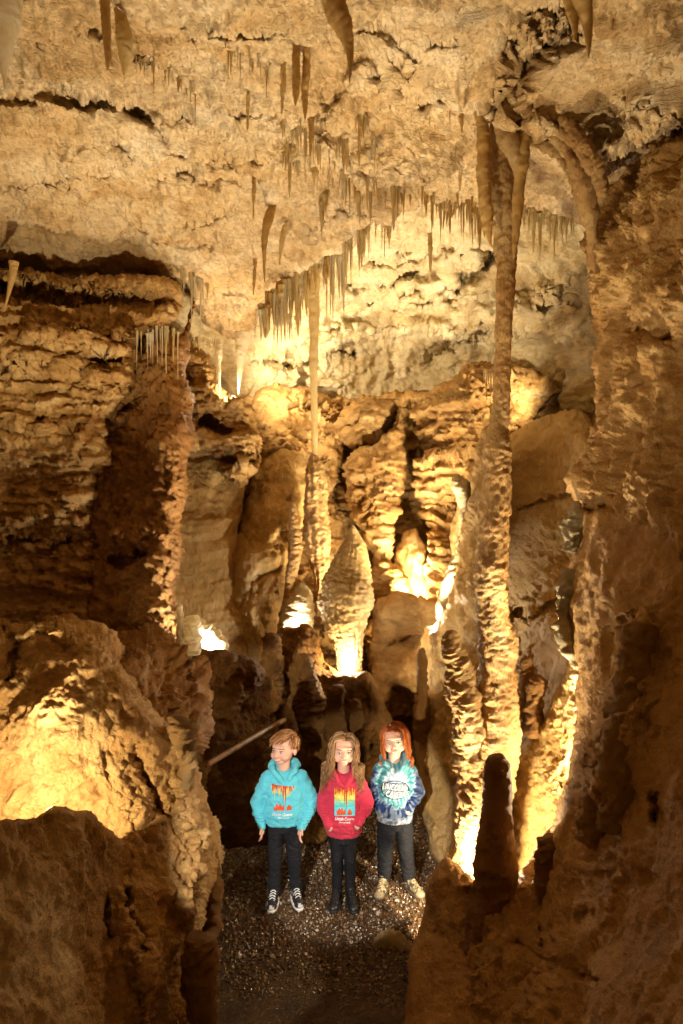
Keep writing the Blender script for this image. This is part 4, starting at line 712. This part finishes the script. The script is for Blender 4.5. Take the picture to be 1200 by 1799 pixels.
def strands(Rm, c, n, grow, length, rad, cols, seed, keep, waves=0., steps=16, shoulder=None):
    """hair: n tapering locks growing from the scalp, pushed out of the head, falling"""
    r = np.random.default_rng(seed); G = []; CC = []
    cen = np.array((0, .014, .024)); er = np.array((.074, .090, .084)); k = 0; tries = 0
    while k < n and tries < n*30:
        tries += 1; d = r.normal(size=3); d /= np.linalg.norm(d)
        if not keep(d): continue
        p = cen+d*er; Ls = length(d)*r.uniform(.8, 1.1); st = Ls/steps; v = grow(d, p, r); v /= np.linalg.norm(v); path = [p*1.0]; lay = 1.02+.19*r.random(); ph = r.random()*6.28
        for s in range(steps):
            g = grow(p-cen, p, r, s/steps); v = v*.5+g/np.linalg.norm(g)*.5; v /= np.linalg.norm(v); p = p+v*st
            for ce, e in ((cen, er), (np.array((0, -.016, -.018)), np.array((.066, .060, .085)))):
                q = (p-ce)/(e*lay); m = np.linalg.norm(q)
                if m < 1: p = ce+q/m*e*lay
            if shoulder is not None and p[2] < shoulder[0]:
                q = p[:2]/np.array(shoulder[1]); m = np.linalg.norm(q)
                if m < 1: p[:2] = q/max(m, .05)*np.array(shoulder[1])
            w = waves*np.sin(s*.85+ph*.35+path[0][0]*30)*(s/steps); path.append(p+np.array((w, w*.6, 0)))
        m = len(path); t = np.linspace(0, 1, m); rr = rad*r.uniform(.7, 1.3)*(np.minimum(1, .45+t*3)*(1-t**3)*.9+.1)
        V, F = tube_geo(np.array(path), rr, seg=6, n=steps+6); G.append((xf(V, Rm, c), F)); cc = cols[r.integers(len(cols))]*r.uniform(.8, 1.2); CC.append(np.tile(cc, (len(V), 1))); k += 1
    V, F = join_geo(G); return V, F, np.vstack(CC)
M_hair = vcol('hair', .62, .3, 900, .22)
def scalp(Rm, c, col, front=-.35):
    V, F = ell((0, .017, .029), (.0735, .089, .082), 24); d = (V-np.array((0, .017, .029)))/np.array((.0735, .089, .082))
    bad = (d[:, 1] < -.25) & (d[:, 2] < .52) | (d[:, 2] < -.45) | ((np.abs(d[:, 0]) > .7) & (d[:, 2] < -.12) & (d[:, 1] < .2))
    F = F[~bad[F].any(1)]; return xf(V, Rm, c), F, np.tile(np.array(col), (len(V), 1))
def cloth(V, Nn, amp, seed, zones=()):
    q = V/np.array((.11, .11, .045))+seed; w = perlin(q+.7*perlin(V/.12)[:, None]); f = amp*(.6*(1-2*np.abs(w))+.4*fbm(V/.05+seed, 2))
    for ce, r, a in zones:   # bunched folds round a point
        dd = np.linalg.norm(V-np.array(ce), axis=1); k = np.exp(-(dd/r)**2); f = f+a*k*np.sin(V[:, 2]*330+3*perlin(V*18))
    return V+Nn*f[:, None]
def decal(B, x0, x1, z0, z1, nx, nz, off, fn, mat, name, parent, y0=-1.0):
    xs = np.linspace(x0, x1, nx); zs = np.linspace(z1, z0, nz); V = np.zeros((nz, nx, 3)); ok = np.zeros((nz, nx), bool)
    for j, z in enumerate(zs):
        for i, x in enumerate(xs):
            y = hit_y(B, x, z, y0)
            if y is not None: V[j, i] = (x, y-off, z); ok[j, i] = True
    u, v = np.meshgrid((xs-x0)/(x1-x0), (zs-z0)/(z1-z0)*-1+1); C, A = fn(u, v); ok &= A > .5
    idx = np.arange(nx*nz).reshape(nz, nx); a = ok[:-1, :-1] & ok[1:, :-1] & ok[:-1, 1:] & ok[1:, 1:]
    a &= (np.abs(V[:-1, :-1, 1]-V[1:, 1:, 1]) < .03)
    F = np.stack([idx[:-1, :-1][a], idx[1:, :-1][a], idx[1:, 1:][a], idx[:-1, 1:][a]], 1)
    return pm(name, V.reshape(-1, 3), F, mat, parent, C.reshape(-1, 3))
def text_on(B, txt, cx, z, h, off, mat, name, parent, shear=.0, bold=0., width=None, rot=0.):
    cu = bpy.data.curves.new('t', 'FONT'); cu.body = txt; cu.size = 1; cu.align_x = 'CENTER'; cu.shear = shear; cu.offset = bold; cu.resolution_u = 3
    o = bpy.data.objects.new('t', cu); COL.objects.link(o); dg = bpy.context.evaluated_depsgraph_get(); me = bpy.data.meshes.new_from_object(o.evaluated_get(dg))
    import bmesh
    bm = bmesh.new(); bm.from_mesh(me); bmesh.ops.triangulate(bm, faces=bm.faces); bmesh.ops.subdivide_edges(bm, edges=[e for e in bm.edges if e.calc_length() > .25], cuts=1)
    bmesh.ops.triangulate(bm, faces=bm.faces)
    V = np.array([v.co[:] for v in bm.verts]); F = np.array([[v.index for v in f.verts] for f in bm.faces]); bm.free()
    w = V[:, 0].max()-V[:, 0].min(); sx = h if width is None else width/w; V[:, 0] *= sx; V[:, 1] *= h
    X = cx+V[:, 0]*math.cos(rot)-V[:, 1]*math.sin(rot); Z = z+V[:, 0]*math.sin(rot)+V[:, 1]*math.cos(rot); W = []
    for x, zz in zip(X, Z):
        y = hit_y(B, x, zz); W.append((x, (y if y is not None else 0)-off, zz))
    bpy.data.objects.remove(o); bpy.data.curves.remove(cu)
    n = bpy.data.meshes.new(name); n.from_pydata(W, [], F.tolist()); n.materials.append(mat); return put(name, n, (0, 0, 0), parent)
def hand(Wr, El, side, fwd=(0, -1, 0), size=1.15):
    """relaxed hand hanging from the wrist Wr; side +1: thumb side towards the viewer (-Y) and inward"""
    Wr = np.array(Wr, float); d = Wr-np.array(El, float); d /= np.linalg.norm(d); d = d*.6+np.array((0, 0, -1))*.4; d /= np.linalg.norm(d)
    w = np.array(fwd, float); w -= d*(w@d); w /= np.linalg.norm(w); nrm = np.cross(d, w)*side   # w: across the knuckles towards the thumb, nrm: palm side
    s = .85*size; P = [cap(Wr-d*.01, Wr+d*.05*s, .018*s, .02*s), ]
    for k, off in enumerate((-.022, -.0075, .0075, .021)):   # little .. index
        L = (.048, .060, .064, .058)[k]*s; b = Wr+d*.045*s+w*off*s; P.append(cap(Wr+w*off*.5*s, b+d*.012, .012*s, .0095*s))
        k1 = b+d*.012+(d*.95+nrm*.25)*L*.45; k2 = k1+(d*.8+nrm*.55)*L*.3; k3 = k2+(d*.6+nrm*.8)*L*.25
        P += [cap(b+d*.008, k1, .0085*s, .0078*s), cap(k1, k2, .0078*s, .0070*s), cap(k2, k3, .0070*s, .0058*s)]
    b = Wr+d*.012*s+w*.020*s; t1 = b+(d*.6+w*.75+nrm*.2)*.028*s; t2 = t1+(d*.9+w*.25+nrm*.3)*.026*s
    P += [cap(b, t1, .0115*s, .0095*s), cap(t1, t2, .0090*s, .0068*s)]
    return P
def shoe(body, x, y, ang, kind, mats, ztop):
    """kind: sneaker, boot, hiker"""
    up = {'sneaker': .065, 'boot': .15, 'hiker': .10}[kind]; wd = {'sneaker': .040, 'boot': .042, 'hiker': .044}[kind]
    S = [ell((0, -.145, .030), (wd*.92, .048, .030)), ell((0, -.09, .038), (wd*.95, .07, .036)), ell((0, .0, .036), (wd*.82, .045, .038)), cap((0, -.10, .048), (0, -.02, .072), .030, .036), cap((0, .0, .05), (0, .005, up), .038, .042 if kind != 'sneaker' else .038)]
    V, F, Nn = fuse(S, .004, 4); V[:, 2] = np.maximum(V[:, 2], .012); V = cloth(V, Nn, .0022, 3.+x)
    ca, sa = math.cos(ang), math.sin(ang); T = lambda v: np.stack([v[:, 0]*ca-v[:, 1]*sa+x, v[:, 0]*sa+v[:, 1]*ca+y, v[:, 2]], 1)
    cols = None
    if kind == 'hiker':
        n = fbm(V/.022, 2); n2 = fbm(V/.03+9, 2); cols = np.where(n[:, None] > .15, np.array((.34, .28, .17)), np.where(n2[:, None] > .1, np.array((.045, .045, .03)), np.array((.15, .12, .07))))
        cols = np.where((V[:, 1] < -.15)[:, None], np.array((.25, .19, .11)), cols)
    if kind == 'sneaker':
        n = fbm(V/.03+2, 2); cols = np.where(n[:, None] > .35, np.array((.45, .44, .42)), np.array((.02, .02, .024)))
    sh = pm('shoe', T(V), F, mats['upper'], body, cols if cols is not None else np.tile(np.array((.012, .012, .013)), (len(V), 1)))
    th = np.linspace(0, 2*np.pi, 40, endpoint=False); yy = -.072+.122*np.sin(th); ww = (wd+.004)*np.sign(np.cos(th))*np.abs(np.cos(th))**.62*(1-.16*np.clip((yy+.05)/.12, 0, 1)-.08*np.clip((-.13-yy)/.06, 0, 1))
    V = np.vstack([np.stack([ww*k, -.072+(yy+.072)*k, np.full(40, z)], 1) for z, k in ((0, .02), (0, .94), (.004, 1), (.018, 1.01), (.024, .97), (.024, .02))]); i = np.arange(240).reshape(6, 40); j = np.roll(i, -1, 1)
    pm('sole', T(V), np.stack([i[:-1].ravel(), j[:-1].ravel(), j[1:].ravel(), i[1:].ravel()], 1), mats['sole'], sh)
    Bv = bvh(*join_geo(S)); G = []
    def top(px, py):
        h = Bv.ray_cast(Vector((px, py, .5)), Vector((0, 0, -1))); return (px, py, h[0].z+.002 if h[0] is not None else .05)
    for k in range(5):
        yy_ = -.115+.02*k
        if kind == 'sneaker' or k < 4: P = [top(a*.022, yy_-.004*abs(a)) for a in (-1, -.5, 0, .5, 1)]; G.append(tube_geo(P, [.0028]*5, seg=6, n=12))
    if kind != 'sneaker':
        for k in range(4 if kind == 'boot' else 2):
            zz = .075+.018*k; G.append(tube_geo([(-.022, -.032, zz), (0, -.040, zz+.004), (.022, -.032, zz)], [.0026]*3, seg=6, n=9))
    else:
        G.append(tube_geo([(0, -.030, .082), (.02, -.045, .085), (.034, -.03, .06)], [.0026]*3, seg=6, n=10)); G.append(tube_geo([(0, -.030, .082), (-.02, -.048, .084), (-.036, -.035, .055)], [.0026]*3, seg=6, n=10))
    V, F = join_geo(G); pm('laces', T(V), F, mats['lace'], sh)
def torso(hem, sh, rx, ry, front=0.0):
    """baggy hooded top: rings from the hem to the neck"""
    H = sh-hem
    return [rings([(0, 0, hem, rx*.86, ry*.92), (0, 0, hem+.012, rx*.90, ry*.96), (0, 0, hem+.045, rx*.93, ry*.99), (0, -.004, hem+.075, rx*1.02, ry*1.10), (0, -.004, hem+H*.45, rx*1.0, ry*1.05), (0, 0, hem+H*.72, rx*.95, ry*.98), (0, 0, sh-.05, rx*.86, ry*.84), (0, .010, sh-.005, rx*.66, ry*.64), (0, .030, sh+.022, rx*.42, ry*.40)], 48, 2.3)]
def hood(sh, w=1.0, drop=0.):
    P = [(0, -.088, sh-.070), (.040*w, -.078, sh-.026), (.078*w, -.048, sh+.016), (.098*w, .01, sh+.034), (.078*w, .066, sh+.044), (0, .092, sh+.044)]
    G = []
    for s in (1, -1): G += limb([(s*a, b, c) for a, b, c in P], [.010, .017, .021, .024, .027, .030])
    G += [ell((0, .095, sh+.012), (.080, .045, .060)), ell((0, .108, sh-.035), (.055, .032, .055))]
    return G
HS = 1.17
def person(label, loc, yaw, zh, sh, hem, rx, ry, armL, armR, sl, headpose, legs, legr, colf, hair, iris, brow, smile, hoodmat, trou, shoes, hands, folds, seed):
    """armL/armR: shoulder, elbow, wrist points; the first is on the viewer's left"""
    Rm = rotm(*headpose) @ np.diag((HS*1.07, HS*1.02, HS*.945)); hc = np.array((0, -.004, zh))+Rm@np.array((0, 0, 0))
    B = [(xf(v, Rm, hc), f) for v, f in HEAD]
    B += [cap((0, .012, sh-.02), hc+np.array((0, .014, -.06)), .048, .046), rings([(0, 0, hem+.02, rx*.7, ry*.7), (0, 0, sh-.12, rx*.72, ry*.7), (0, 0, sh-.03, rx*.6, ry*.55)])]
    for a in (armL, armR): B += limb(a, [.034, .026, .019])
    for a, s in zip((armL, armR), (-1, 1)):
        if hands[0 if s < 0 else 1]: B += hand(a[2], a[1], -s, size=1.15)
        else: B += [ell(np.array(a[2])+np.array((-s*.012, -.004, -.02)), (.022, .022, .03))]
    for L in legs: B += limb([(L[0][0], 0, hem+.03), L[0], L[1]], [.05, .030, .024])
    V, F, Nn = fuse(B, .0034, 3, .45)
    body = put('person', mesh_q('person', V, F, SKIN, skin_cols(V, Rm, hc)), loc); body.rotation_euler = (0, 0, yaw); body.scale = (.965,)*3; tag(body, label, 'person')
    face(body, Rm, hc, iris, brow, smile, simple('lip_skin', (.58, .25, .20), .5, .3))
    # hooded top: sleeves bag above tight cuffs
    G = torso(hem, sh, rx, ry)+hood(sh)
    for a in (armL, armR):
        a = [np.array(q, float) for q in a]; d = a[2]-a[1]; L = np.linalg.norm(d); d /= L; e = a[1]+d*(L-.045); G += limb([a[0]-np.array((a[0][0]*.25, 0, .005)), a[0], (a[0]+a[1])/2, a[1], (a[1]*.45+e*.55), e], [.055, sl, sl*1.02, sl*.98, sl*.92, sl*.66]); G += [cap(e, a[2]+d*.002, sl*.60, sl*.56)]
    V, F, Nn = fuse(G, .0048, 3, .5); V = cloth(V, Nn, .0105, seed, folds)
    rib = ((V[:, 2] < hem+.045) & (np.hypot(V[:, 0]/rx, V[:, 1]/ry) < 1.25))
    ang = np.arctan2(V[:, 1], V[:, 0]); V = V+Nn*(np.where(rib, .0012*np.sin(ang*90), 0))[:, None]
    h = pm('hoodie', V, F, hoodmat, body, colf(V)); HBv = bvh(V, F)
    # inside of the collar
    V, F = ell((0, .004, sh-.010), (.046, .050, .024), 16); pm('undershirt', V, F, simple('dark_shirt', (.02, .02, .022), .8, .2), body)
    # trousers
    G = [rings([(0, 0, hem-.06, rx*.62, ry*.72), (0, 0, hem+.06, rx*.68, ry*.75)])]
    for L in legs: G += limb([(L[0][0]*.85, .0, hem+.0), ((L[0][0]*.9+0), .0, hem-.1), L[0], ((L[0][0]+L[1][0])/2, (L[0][1]+L[1][1])/2+.01, (L[0][2]+L[1][2])/2), L[1]], legr)
    V, F, Nn = fuse(G, .0055, 2, .5); kz = [L[0] for L in legs]+[L[1] for L in legs]
    V = cloth(V, Nn, trou[1], seed+4, [(k, .07, trou[2]) for k in kz]); pm('trousers', V, F, trou[0], body)
    for (sx, sy, sa, kd, ms) in shoes: shoe(body, sx, sy, sa, kd, ms, 0)
    hair(body, Rm, hc)
    return body, h, HBv
def fabric(name, col, rough=.9): return vcol(name, rough, .25, 700, .15, sheen=.1)
m_white = simple('white_print', (.82, .82, .80), .6, .3); m_sole_w = simple('white_rubber', (.72, .70, .66), .6, .3); m_sole_b = simple('black_rubber', (.018, .018, .018), .6, .3); m_sole_br = simple('brown_rubber', (.07, .045, .025), .7, .3)
shoe_m = vcol('shoe_upper', .42, .15, 200, .5)
M_print = vcol('print_ink', .6, 0, 100, .3)
def lerp(a, b, t): return np.array(a)*(1-t[..., None])+np.array(b)*t[..., None]
def ramp(t, stops):
    C = np.zeros(t.shape+(3,)); 
    for (p0, c0), (p1, c1) in zip(stops[:-1], stops[1:]):
        m = (t >= p0) & (t <= p1); k = np.clip((t-p0)/(p1-p0+1e-9), 0, 1); C[m] = lerp(c0, c1, k)[m]
    C[t < stops[0][0]] = stops[0][1]; C[t > stops[-1][0]] = stops[-1][1]; return C
DR = [(.06, .30, .07), (.14, .52, .045), (.23, .26, .05), (.33, .46, .06), (.42, .34, .05), (.50, .66, .05), (.57, .93, .055), (.66, .50, .05), (.74, .40, .06), (.83, .34, .05), (.92, .22, .07)]
def drips(u):
    D = np.full(u.shape, .10)
    for c, L, w in DR: D = np.maximum(D, L*np.clip(1-np.abs((u-c)/w)**1.4, 0, 1)*1.0)
    return D
def art(boxed):
    def fn(u, v):
        D = drips(u)*.92; st = .5+.5*np.sin(u*47+2*np.sin(u*13)); k = v/np.maximum(D, .02)
        C = ramp(v, [(0, (.75, .10, .03)), (.18, (.85, .32, .04)), (.33, (.85, .72, .12)), (.5, (.25, .62, .40)), (.65, (.08, .55, .62)), (1, (.10, .58, .70))])
        A = np.ones(u.shape) if boxed else ((v < D*1.35+.03) & (v > .03+.10*u)).astype(float)
        line = (np.abs((v*26) % 1-.5) > .40) & (v > .2) & (v < .66); C = np.where(line[..., None], C*.35, C)
        ins = v < D; rc = lerp((.28, .02, .012), (.55, .07, .02), st); rc = np.where((k > .45)[..., None] & (st > .6)[..., None], np.array((.80, .48, .06)), rc)
        C = np.where(ins[..., None], rc, C); A = np.where(ins & (v > .02+.10*u), 1, A)
        m1 = .86-.10*np.abs(np.sin(u*21))-.08*np.exp(-((u-.3)/.14)**2); b1 = (v > m1) & (v < .97) & (u > .10) & (u < .55)
        m2 = .97-.22*np.sqrt(np.clip(1-((u-.74)/.12)**2, 0, 1)); b2 = (v > m2) & (v < .97) & (np.abs(u-.74) < .12)
        C = np.where((b1 | b2)[..., None], lerp((.45, .03, .02), (.65, .12, .04), np.abs(np.sin(v*40+u*30))), C); A = np.where(b1 | b2, 1, A)
        if boxed: A = np.where(u > 1-.10*np.clip((.12-v)/.12, 0, 1), 0, A)
        return C, A
    return fn
def flat(col): return lambda V: np.tile(np.array(col), (len(V), 1))*(1+.04*fbm(V/.03, 2))[:, None]
def pocket(B, hm, h, z0, z1, w0, w1, colf, ybow=.0):
    def fn(u, v):
        half = np.where(v < .12, w1, w1+(w0-w1)*np.clip((v-.12)/.62, 0, 1)); A = (np.abs(u-.5)*2*w0 < half).astype(float)
        return np.zeros(u.shape+(3,)), A
    o = decal(B, -w0, w0, z0, z1, 70, 44, .007, fn, hm, 'pocket', h)
    n = len(o.data.vertices); V = np.empty(n*3); o.data.vertices.foreach_get('co', V); c = np.ones((n, 4)); c[:, :3] = colf(V.reshape(-1, 3))*.97; o.data.color_attributes['Col'].data.foreach_set('color', c.ravel())
    m = o.modifiers.new('thick', 'SOLIDIFY'); m.thickness = .006; m.offset = -1; return o
# ---- hair builders
def hair_boy(body, Rm, hc):
    cols = [np.array(c) for c in ((.30, .13, .045), (.36, .17, .06), (.22, .09, .03), (.46, .26, .11))]
    def grow(d, p, r, t=0.0): return np.array((-.55+r.normal(0, .05), -.60*(1 if p[2] > .02 else .1)+r.normal(0, .05), -.30-1.2*t-(1.2 if abs(p[0]) > .06 else 0)))
    V, F, C = scalp(Rm, hc, (.22, .10, .04)); V2, F2, C2 = strands(Rm, hc, 620, grow, lambda d: .050 if d[2] > .25 else .020, .0032, cols, 3, lambda d: d[2] > -.30 and not (d[1] < -.35 and d[2] < .55) and not (abs(d[0]) > .6 and d[2] < -.05 and d[1] < .1), steps=9)
    Va, Fa = join_geo([(V, F), (V2, F2)]); pm('hair', Va, Fa, M_hair, body, np.vstack([C, C2]))
def hair_girl(body, Rm, hc):
    cols = [np.array(c) for c in ((.17, .085, .035), (.24, .13, .055), (.12, .055, .022), (.34, .21, .10), (.27, .14, .055))]
    def grow(d, p, r, t=0.0):
        s = 1 if p[0] > .006 else -1; k = min(1, max(0, (abs(p[0])-.030)/.030)); return np.array((s*(1-k)*.9, -.10 if p[1] < .05 else .03, -.15-1.2*k))
    V, F, C = scalp(Rm, hc, (.15, .08, .03)); V2, F2, C2 = strands(Rm, hc, 900, grow, lambda d: .285, .0030, cols, 5, lambda d: d[2] > -.15 and not (d[1] < -.38 and d[2] < .66), waves=.022, steps=24, shoulder=(-.09, (.114, .098)))
    Va, Fa = join_geo([(V, F), (V2, F2)]); pm('hair', Va, Fa, M_hair, body, np.vstack([C, C2]))
def hair_red(body, Rm, hc):
    cols = [np.array(c) for c in ((.30, .070, .012), (.38, .10, .020), (.22, .045, .008), (.44, .15, .038))]
    def grow(d, p, r, t=0.0):
        s = 1 if p[0] > -.022 else -1; k = min(1, max(0, (abs(p[0])-.030)/.030)); return np.array((s*((1-k)*.9+(.25 if t > .75 else 0)), -.08 if p[1] < .04 else .03, -.15-1.2*k))
    V, F, C = scalp(Rm, hc, (.28, .065, .012)); V2, F2, C2 = strands(Rm, hc, 850, grow, lambda d: .19, .0030, cols, 8, lambda d: d[2] > -.15 and not (d[1] < -.40 and d[2] < .60), waves=.008, steps=18, shoulder=(-.125, (.10, .09)))
    Va, Fa = join_geo([(V, F), (V2, F2)]); pm('hair', Va, Fa, M_hair, body, np.vstack([C, C2]))
m_brown = simple('iris_brown', (.10, .05, .02), .2, .7); m_blue = simple('iris_grey', (.12, .16, .18), .2, .7)
m_jeans = simple('black_denim', (.012, .012, .015), .85, .2, .3, 500, var=.3); m_legg = simple('black_leggings', (.010, .011, .013), .6, .3, .1, 600); m_trk = simple('dark_track_trousers', (.010, .010, .012), .85, .2, .2, 500)
gz = lambda x, y: float(.018*fbm(np.array([[x, y, 0]])/.8, 3)[0])+.006
# boy
tq = flat((.10, .50, .62)); HM1 = fabric('turquoise_fleece', 0)
Sn = dict(upper=shoe_m, sole=m_sole_w, lace=m_white)
def P3(px, d): return (px-600)/FPX*d
b1, h1, B1 = person('boy in a turquoise hoodie looking aside with arms hanging down', (P3(499, 5.0), 5.02, gz(-.4, 4.9)), math.radians(6), 1.146, .975, .585, .154, .100,
    [(-.118, .0, .922), (-.195, .01, .745), (-.172, -.045, .590)], [(.118, .0, .922), (.208, .005, .740), (.128, -.085, .585)], .058, (math.radians(36), math.radians(2), math.radians(-3)),
    [((-.068, -.015, .34), (-.078, .0, .085)), ((.074, -.02, .34), (.088, .005, .085))], [.066, .062, .050, .045, .044], tq, hair_boy, m_blue, simple('brown_brow', (.20, .10, .04), .7), True, HM1, (m_jeans, .008, .008),
    [(-.074, .005, math.radians(-8), 'sneaker', Sn), (.082, .01, math.radians(10), 'sneaker', Sn)], (True, True), [((-.185, -.03, .66), .06, .005), ((.165, -.055, .665), .07, .006), ((.19, 0, .80), .05, .003)], 1.3)
decal(B1, -.098, .080, .715, .915, 96, 104, .0035, art(False), M_print, 'print', h1)
text_on(B1, 'Lincoln Caverns', -.018, .686, .032, .0065, m_white, 'lettering', h1, .35, .02, .150, -.05)
text_on(B1, 'Pennsylvania', -.010, .664, .021, .0065, m_white, 'lettering', h1, .35, .02, .085, -.05)
pocket(B1, HM1, h1, .615, .665, .100, .060, tq)
# girl
rd = flat((.50, .035, .07)); HM2 = fabric('crimson_fleece', 0); Bt = dict(upper=shoe_m, sole=m_sole_b, lace=m_sole_b)
b2, h2, B2 = person('girl in a crimson hoodie with long wavy brown hair and hands in her pocket', (P3(604, 5.0), 5.02, gz(0, 4.9)), 0., 1.152, .975, .520, .140, .100,
    [(-.106, .0, .920), (-.160, .01, .745), (-.115, -.090, .625)], [(.106, .0, .920), (.176, .01, .750), (.112, -.095, .640)], .054, (math.radians(-2), math.radians(6), math.radians(3)),
    [((-.050, -.012, .33), (-.045, .01, .12)), ((.050, -.012, .33), (.050, .01, .12))], [.070, .060, .046, .044, .036], rd, hair_girl, m_brown, simple('brown_brow_dark', (.14, .07, .03), .7), True, HM2, (m_legg, .0015, .001),
    [(-.050, .02, math.radians(-10), 'boot', Bt), (.052, .015, math.radians(8), 'boot', Bt)], (False, False), [((-.145, -.05, .70), .06, .005), ((.15, -.05, .71), .06, .005)], 2.7)
decal(B2, -.070, .084, .700, .905, 90, 110, .0035, art(True), M_print, 'print', h2)
text_on(B2, 'Lincoln Caverns', .004, .670, .032, .0065, m_white, 'lettering', h2, .35, .02, .145, -.04)
text_on(B2, 'Pennsylvania', .004, .648, .021, .0065, m_white, 'lettering', h2, .35, .02, .085, -.04)
pocket(B2, HM2, h2, .560, .640, .095, .060, rd)
# child in tie-dye
def dye(V):
    x, z = V[:, 0]-.005, V[:, 2]-.86; r = np.hypot(x, z*.9); a = np.arctan2(z, x); q = np.stack([np.cos(a)*3.4+1, np.sin(a)*3.4, r*5], 1)
    s = fbm(q*1.6, 3); rr = r+.035*s; C = ramp(rr, [(0, (.26, .34, .43)), (.055, (.25, .32, .41)), (.08, (.36, .41, .46)), (.105, (.03, .20, .23)), (.135, (.015, .15, .18)), (.150, (.20, .32, .38)), (.165, (.010, .03, .11)), (.23, (.006, .014, .06)), (.245, (.14, .22, .30)), (.255, (.008, .016, .05)), (.30, (.30, .34, .38)), (.34, (.02, .03, .04)), (.42, (.02, .10, .12))])
    st = np.clip((perlin(q*3.1)+.1)*2.2, 0, 1)*(rr > .09); C = C*(1-.35*st[:, None])+np.array((.34, .42, .48))*.35*st[:, None]
    up = np.clip((V[:, 2]-.93)/.05, 0, 1)*np.clip((np.abs(V[:, 0])-.03)/.04, 0, 1); t = .5+.5*np.sin(a*17+4*s); C = C*(1-.8*up[:, None])+lerp((.02, .24, .25), (.28, .42, .42), np.clip(t*1.3-.4, 0, 1))*.8*up[:, None]
    sl = np.clip((np.abs(V[:, 0])-.15)/.02, 0, 1)*(V[:, 2] < .93); C = C*(1-.75*sl[:, None])+lerp((.008, .014, .05), (.16, .24, .34), np.clip(fbm(V/.06, 2)*1.2, 0, 1))*.75*sl[:, None]
    hm = np.clip((.60-V[:, 2])/.03, 0, 1); C = C*(1-.8*hm[:, None])+lerp((.04, .06, .09), (.42, .44, .46), np.clip(.5+1.2*fbm(V/.03, 2), 0, 1))*.8*hm[:, None]
    return np.clip(C, .005, .85)
HM3 = fabric('tie_dyed_fleece', 0); Hk = dict(upper=shoe_m, sole=m_sole_br, lace=simple('tan_lace', (.25, .18, .10), .8))
b3, h3, B3 = person('red-haired child in a blue and white tie-dyed hoodie, one hand in the pocket', (P3(694, 5.15), 5.17, gz(.4, 5.05)), math.radians(-3), 1.168, .990, .545, .146, .100,
    [(-.112, .0, .935), (-.166, .01, .760), (-.112, -.085, .650)], [(.112, .0, .935), (.180, .01, .765), (.108, -.095, .680)], .054, (math.radians(6), math.radians(4), math.radians(-6)),
    [((-.074, -.015, .34), (-.082, .01, .10)), ((.082, -.015, .34), (.108, .01, .10))], [.070, .068, .058, .054, .048], dye, hair_red, m_blue, simple('red_brow', (.34, .12, .04), .7), False, HM3, (m_trk, .009, .006),
    [(-.088, .0, math.radians(-14), 'hiker', Hk), (.110, .01, math.radians(32), 'hiker', Hk)], (False, False), [((.15, -.05, .73), .06, .005), ((-.15, -.05, .71), .06, .005)], 5.1)
m_ink = simple('black_print', (.012, .012, .014), .6, .3)
def ring(u, v):
    e = np.hypot((u-.5)/.5, (v-.5)/.5); A = ((e < .98) & (e > .88)).astype(float); return np.full(u.shape+(3,), .012), A
decal(B3, -.112, .112, .745, .890, 150, 100, .0035, ring, M_print, 'print', h3)
for tx, cx, tz in (('LINCOLN', -.012, .822), ('CAVERNS', .014, .768)):
    text_on(B3, tx, cx, tz, .068, .0065, m_ink, 'lettering', h3, .2, .03, .186, -.05); text_on(B3, tx, cx, tz+.001, .064, .0115, m_white, 'lettering', h3, .2, -.012, .176, -.05)
pocket(B3, HM3, h3, .605, .700, .098, .062, dye)
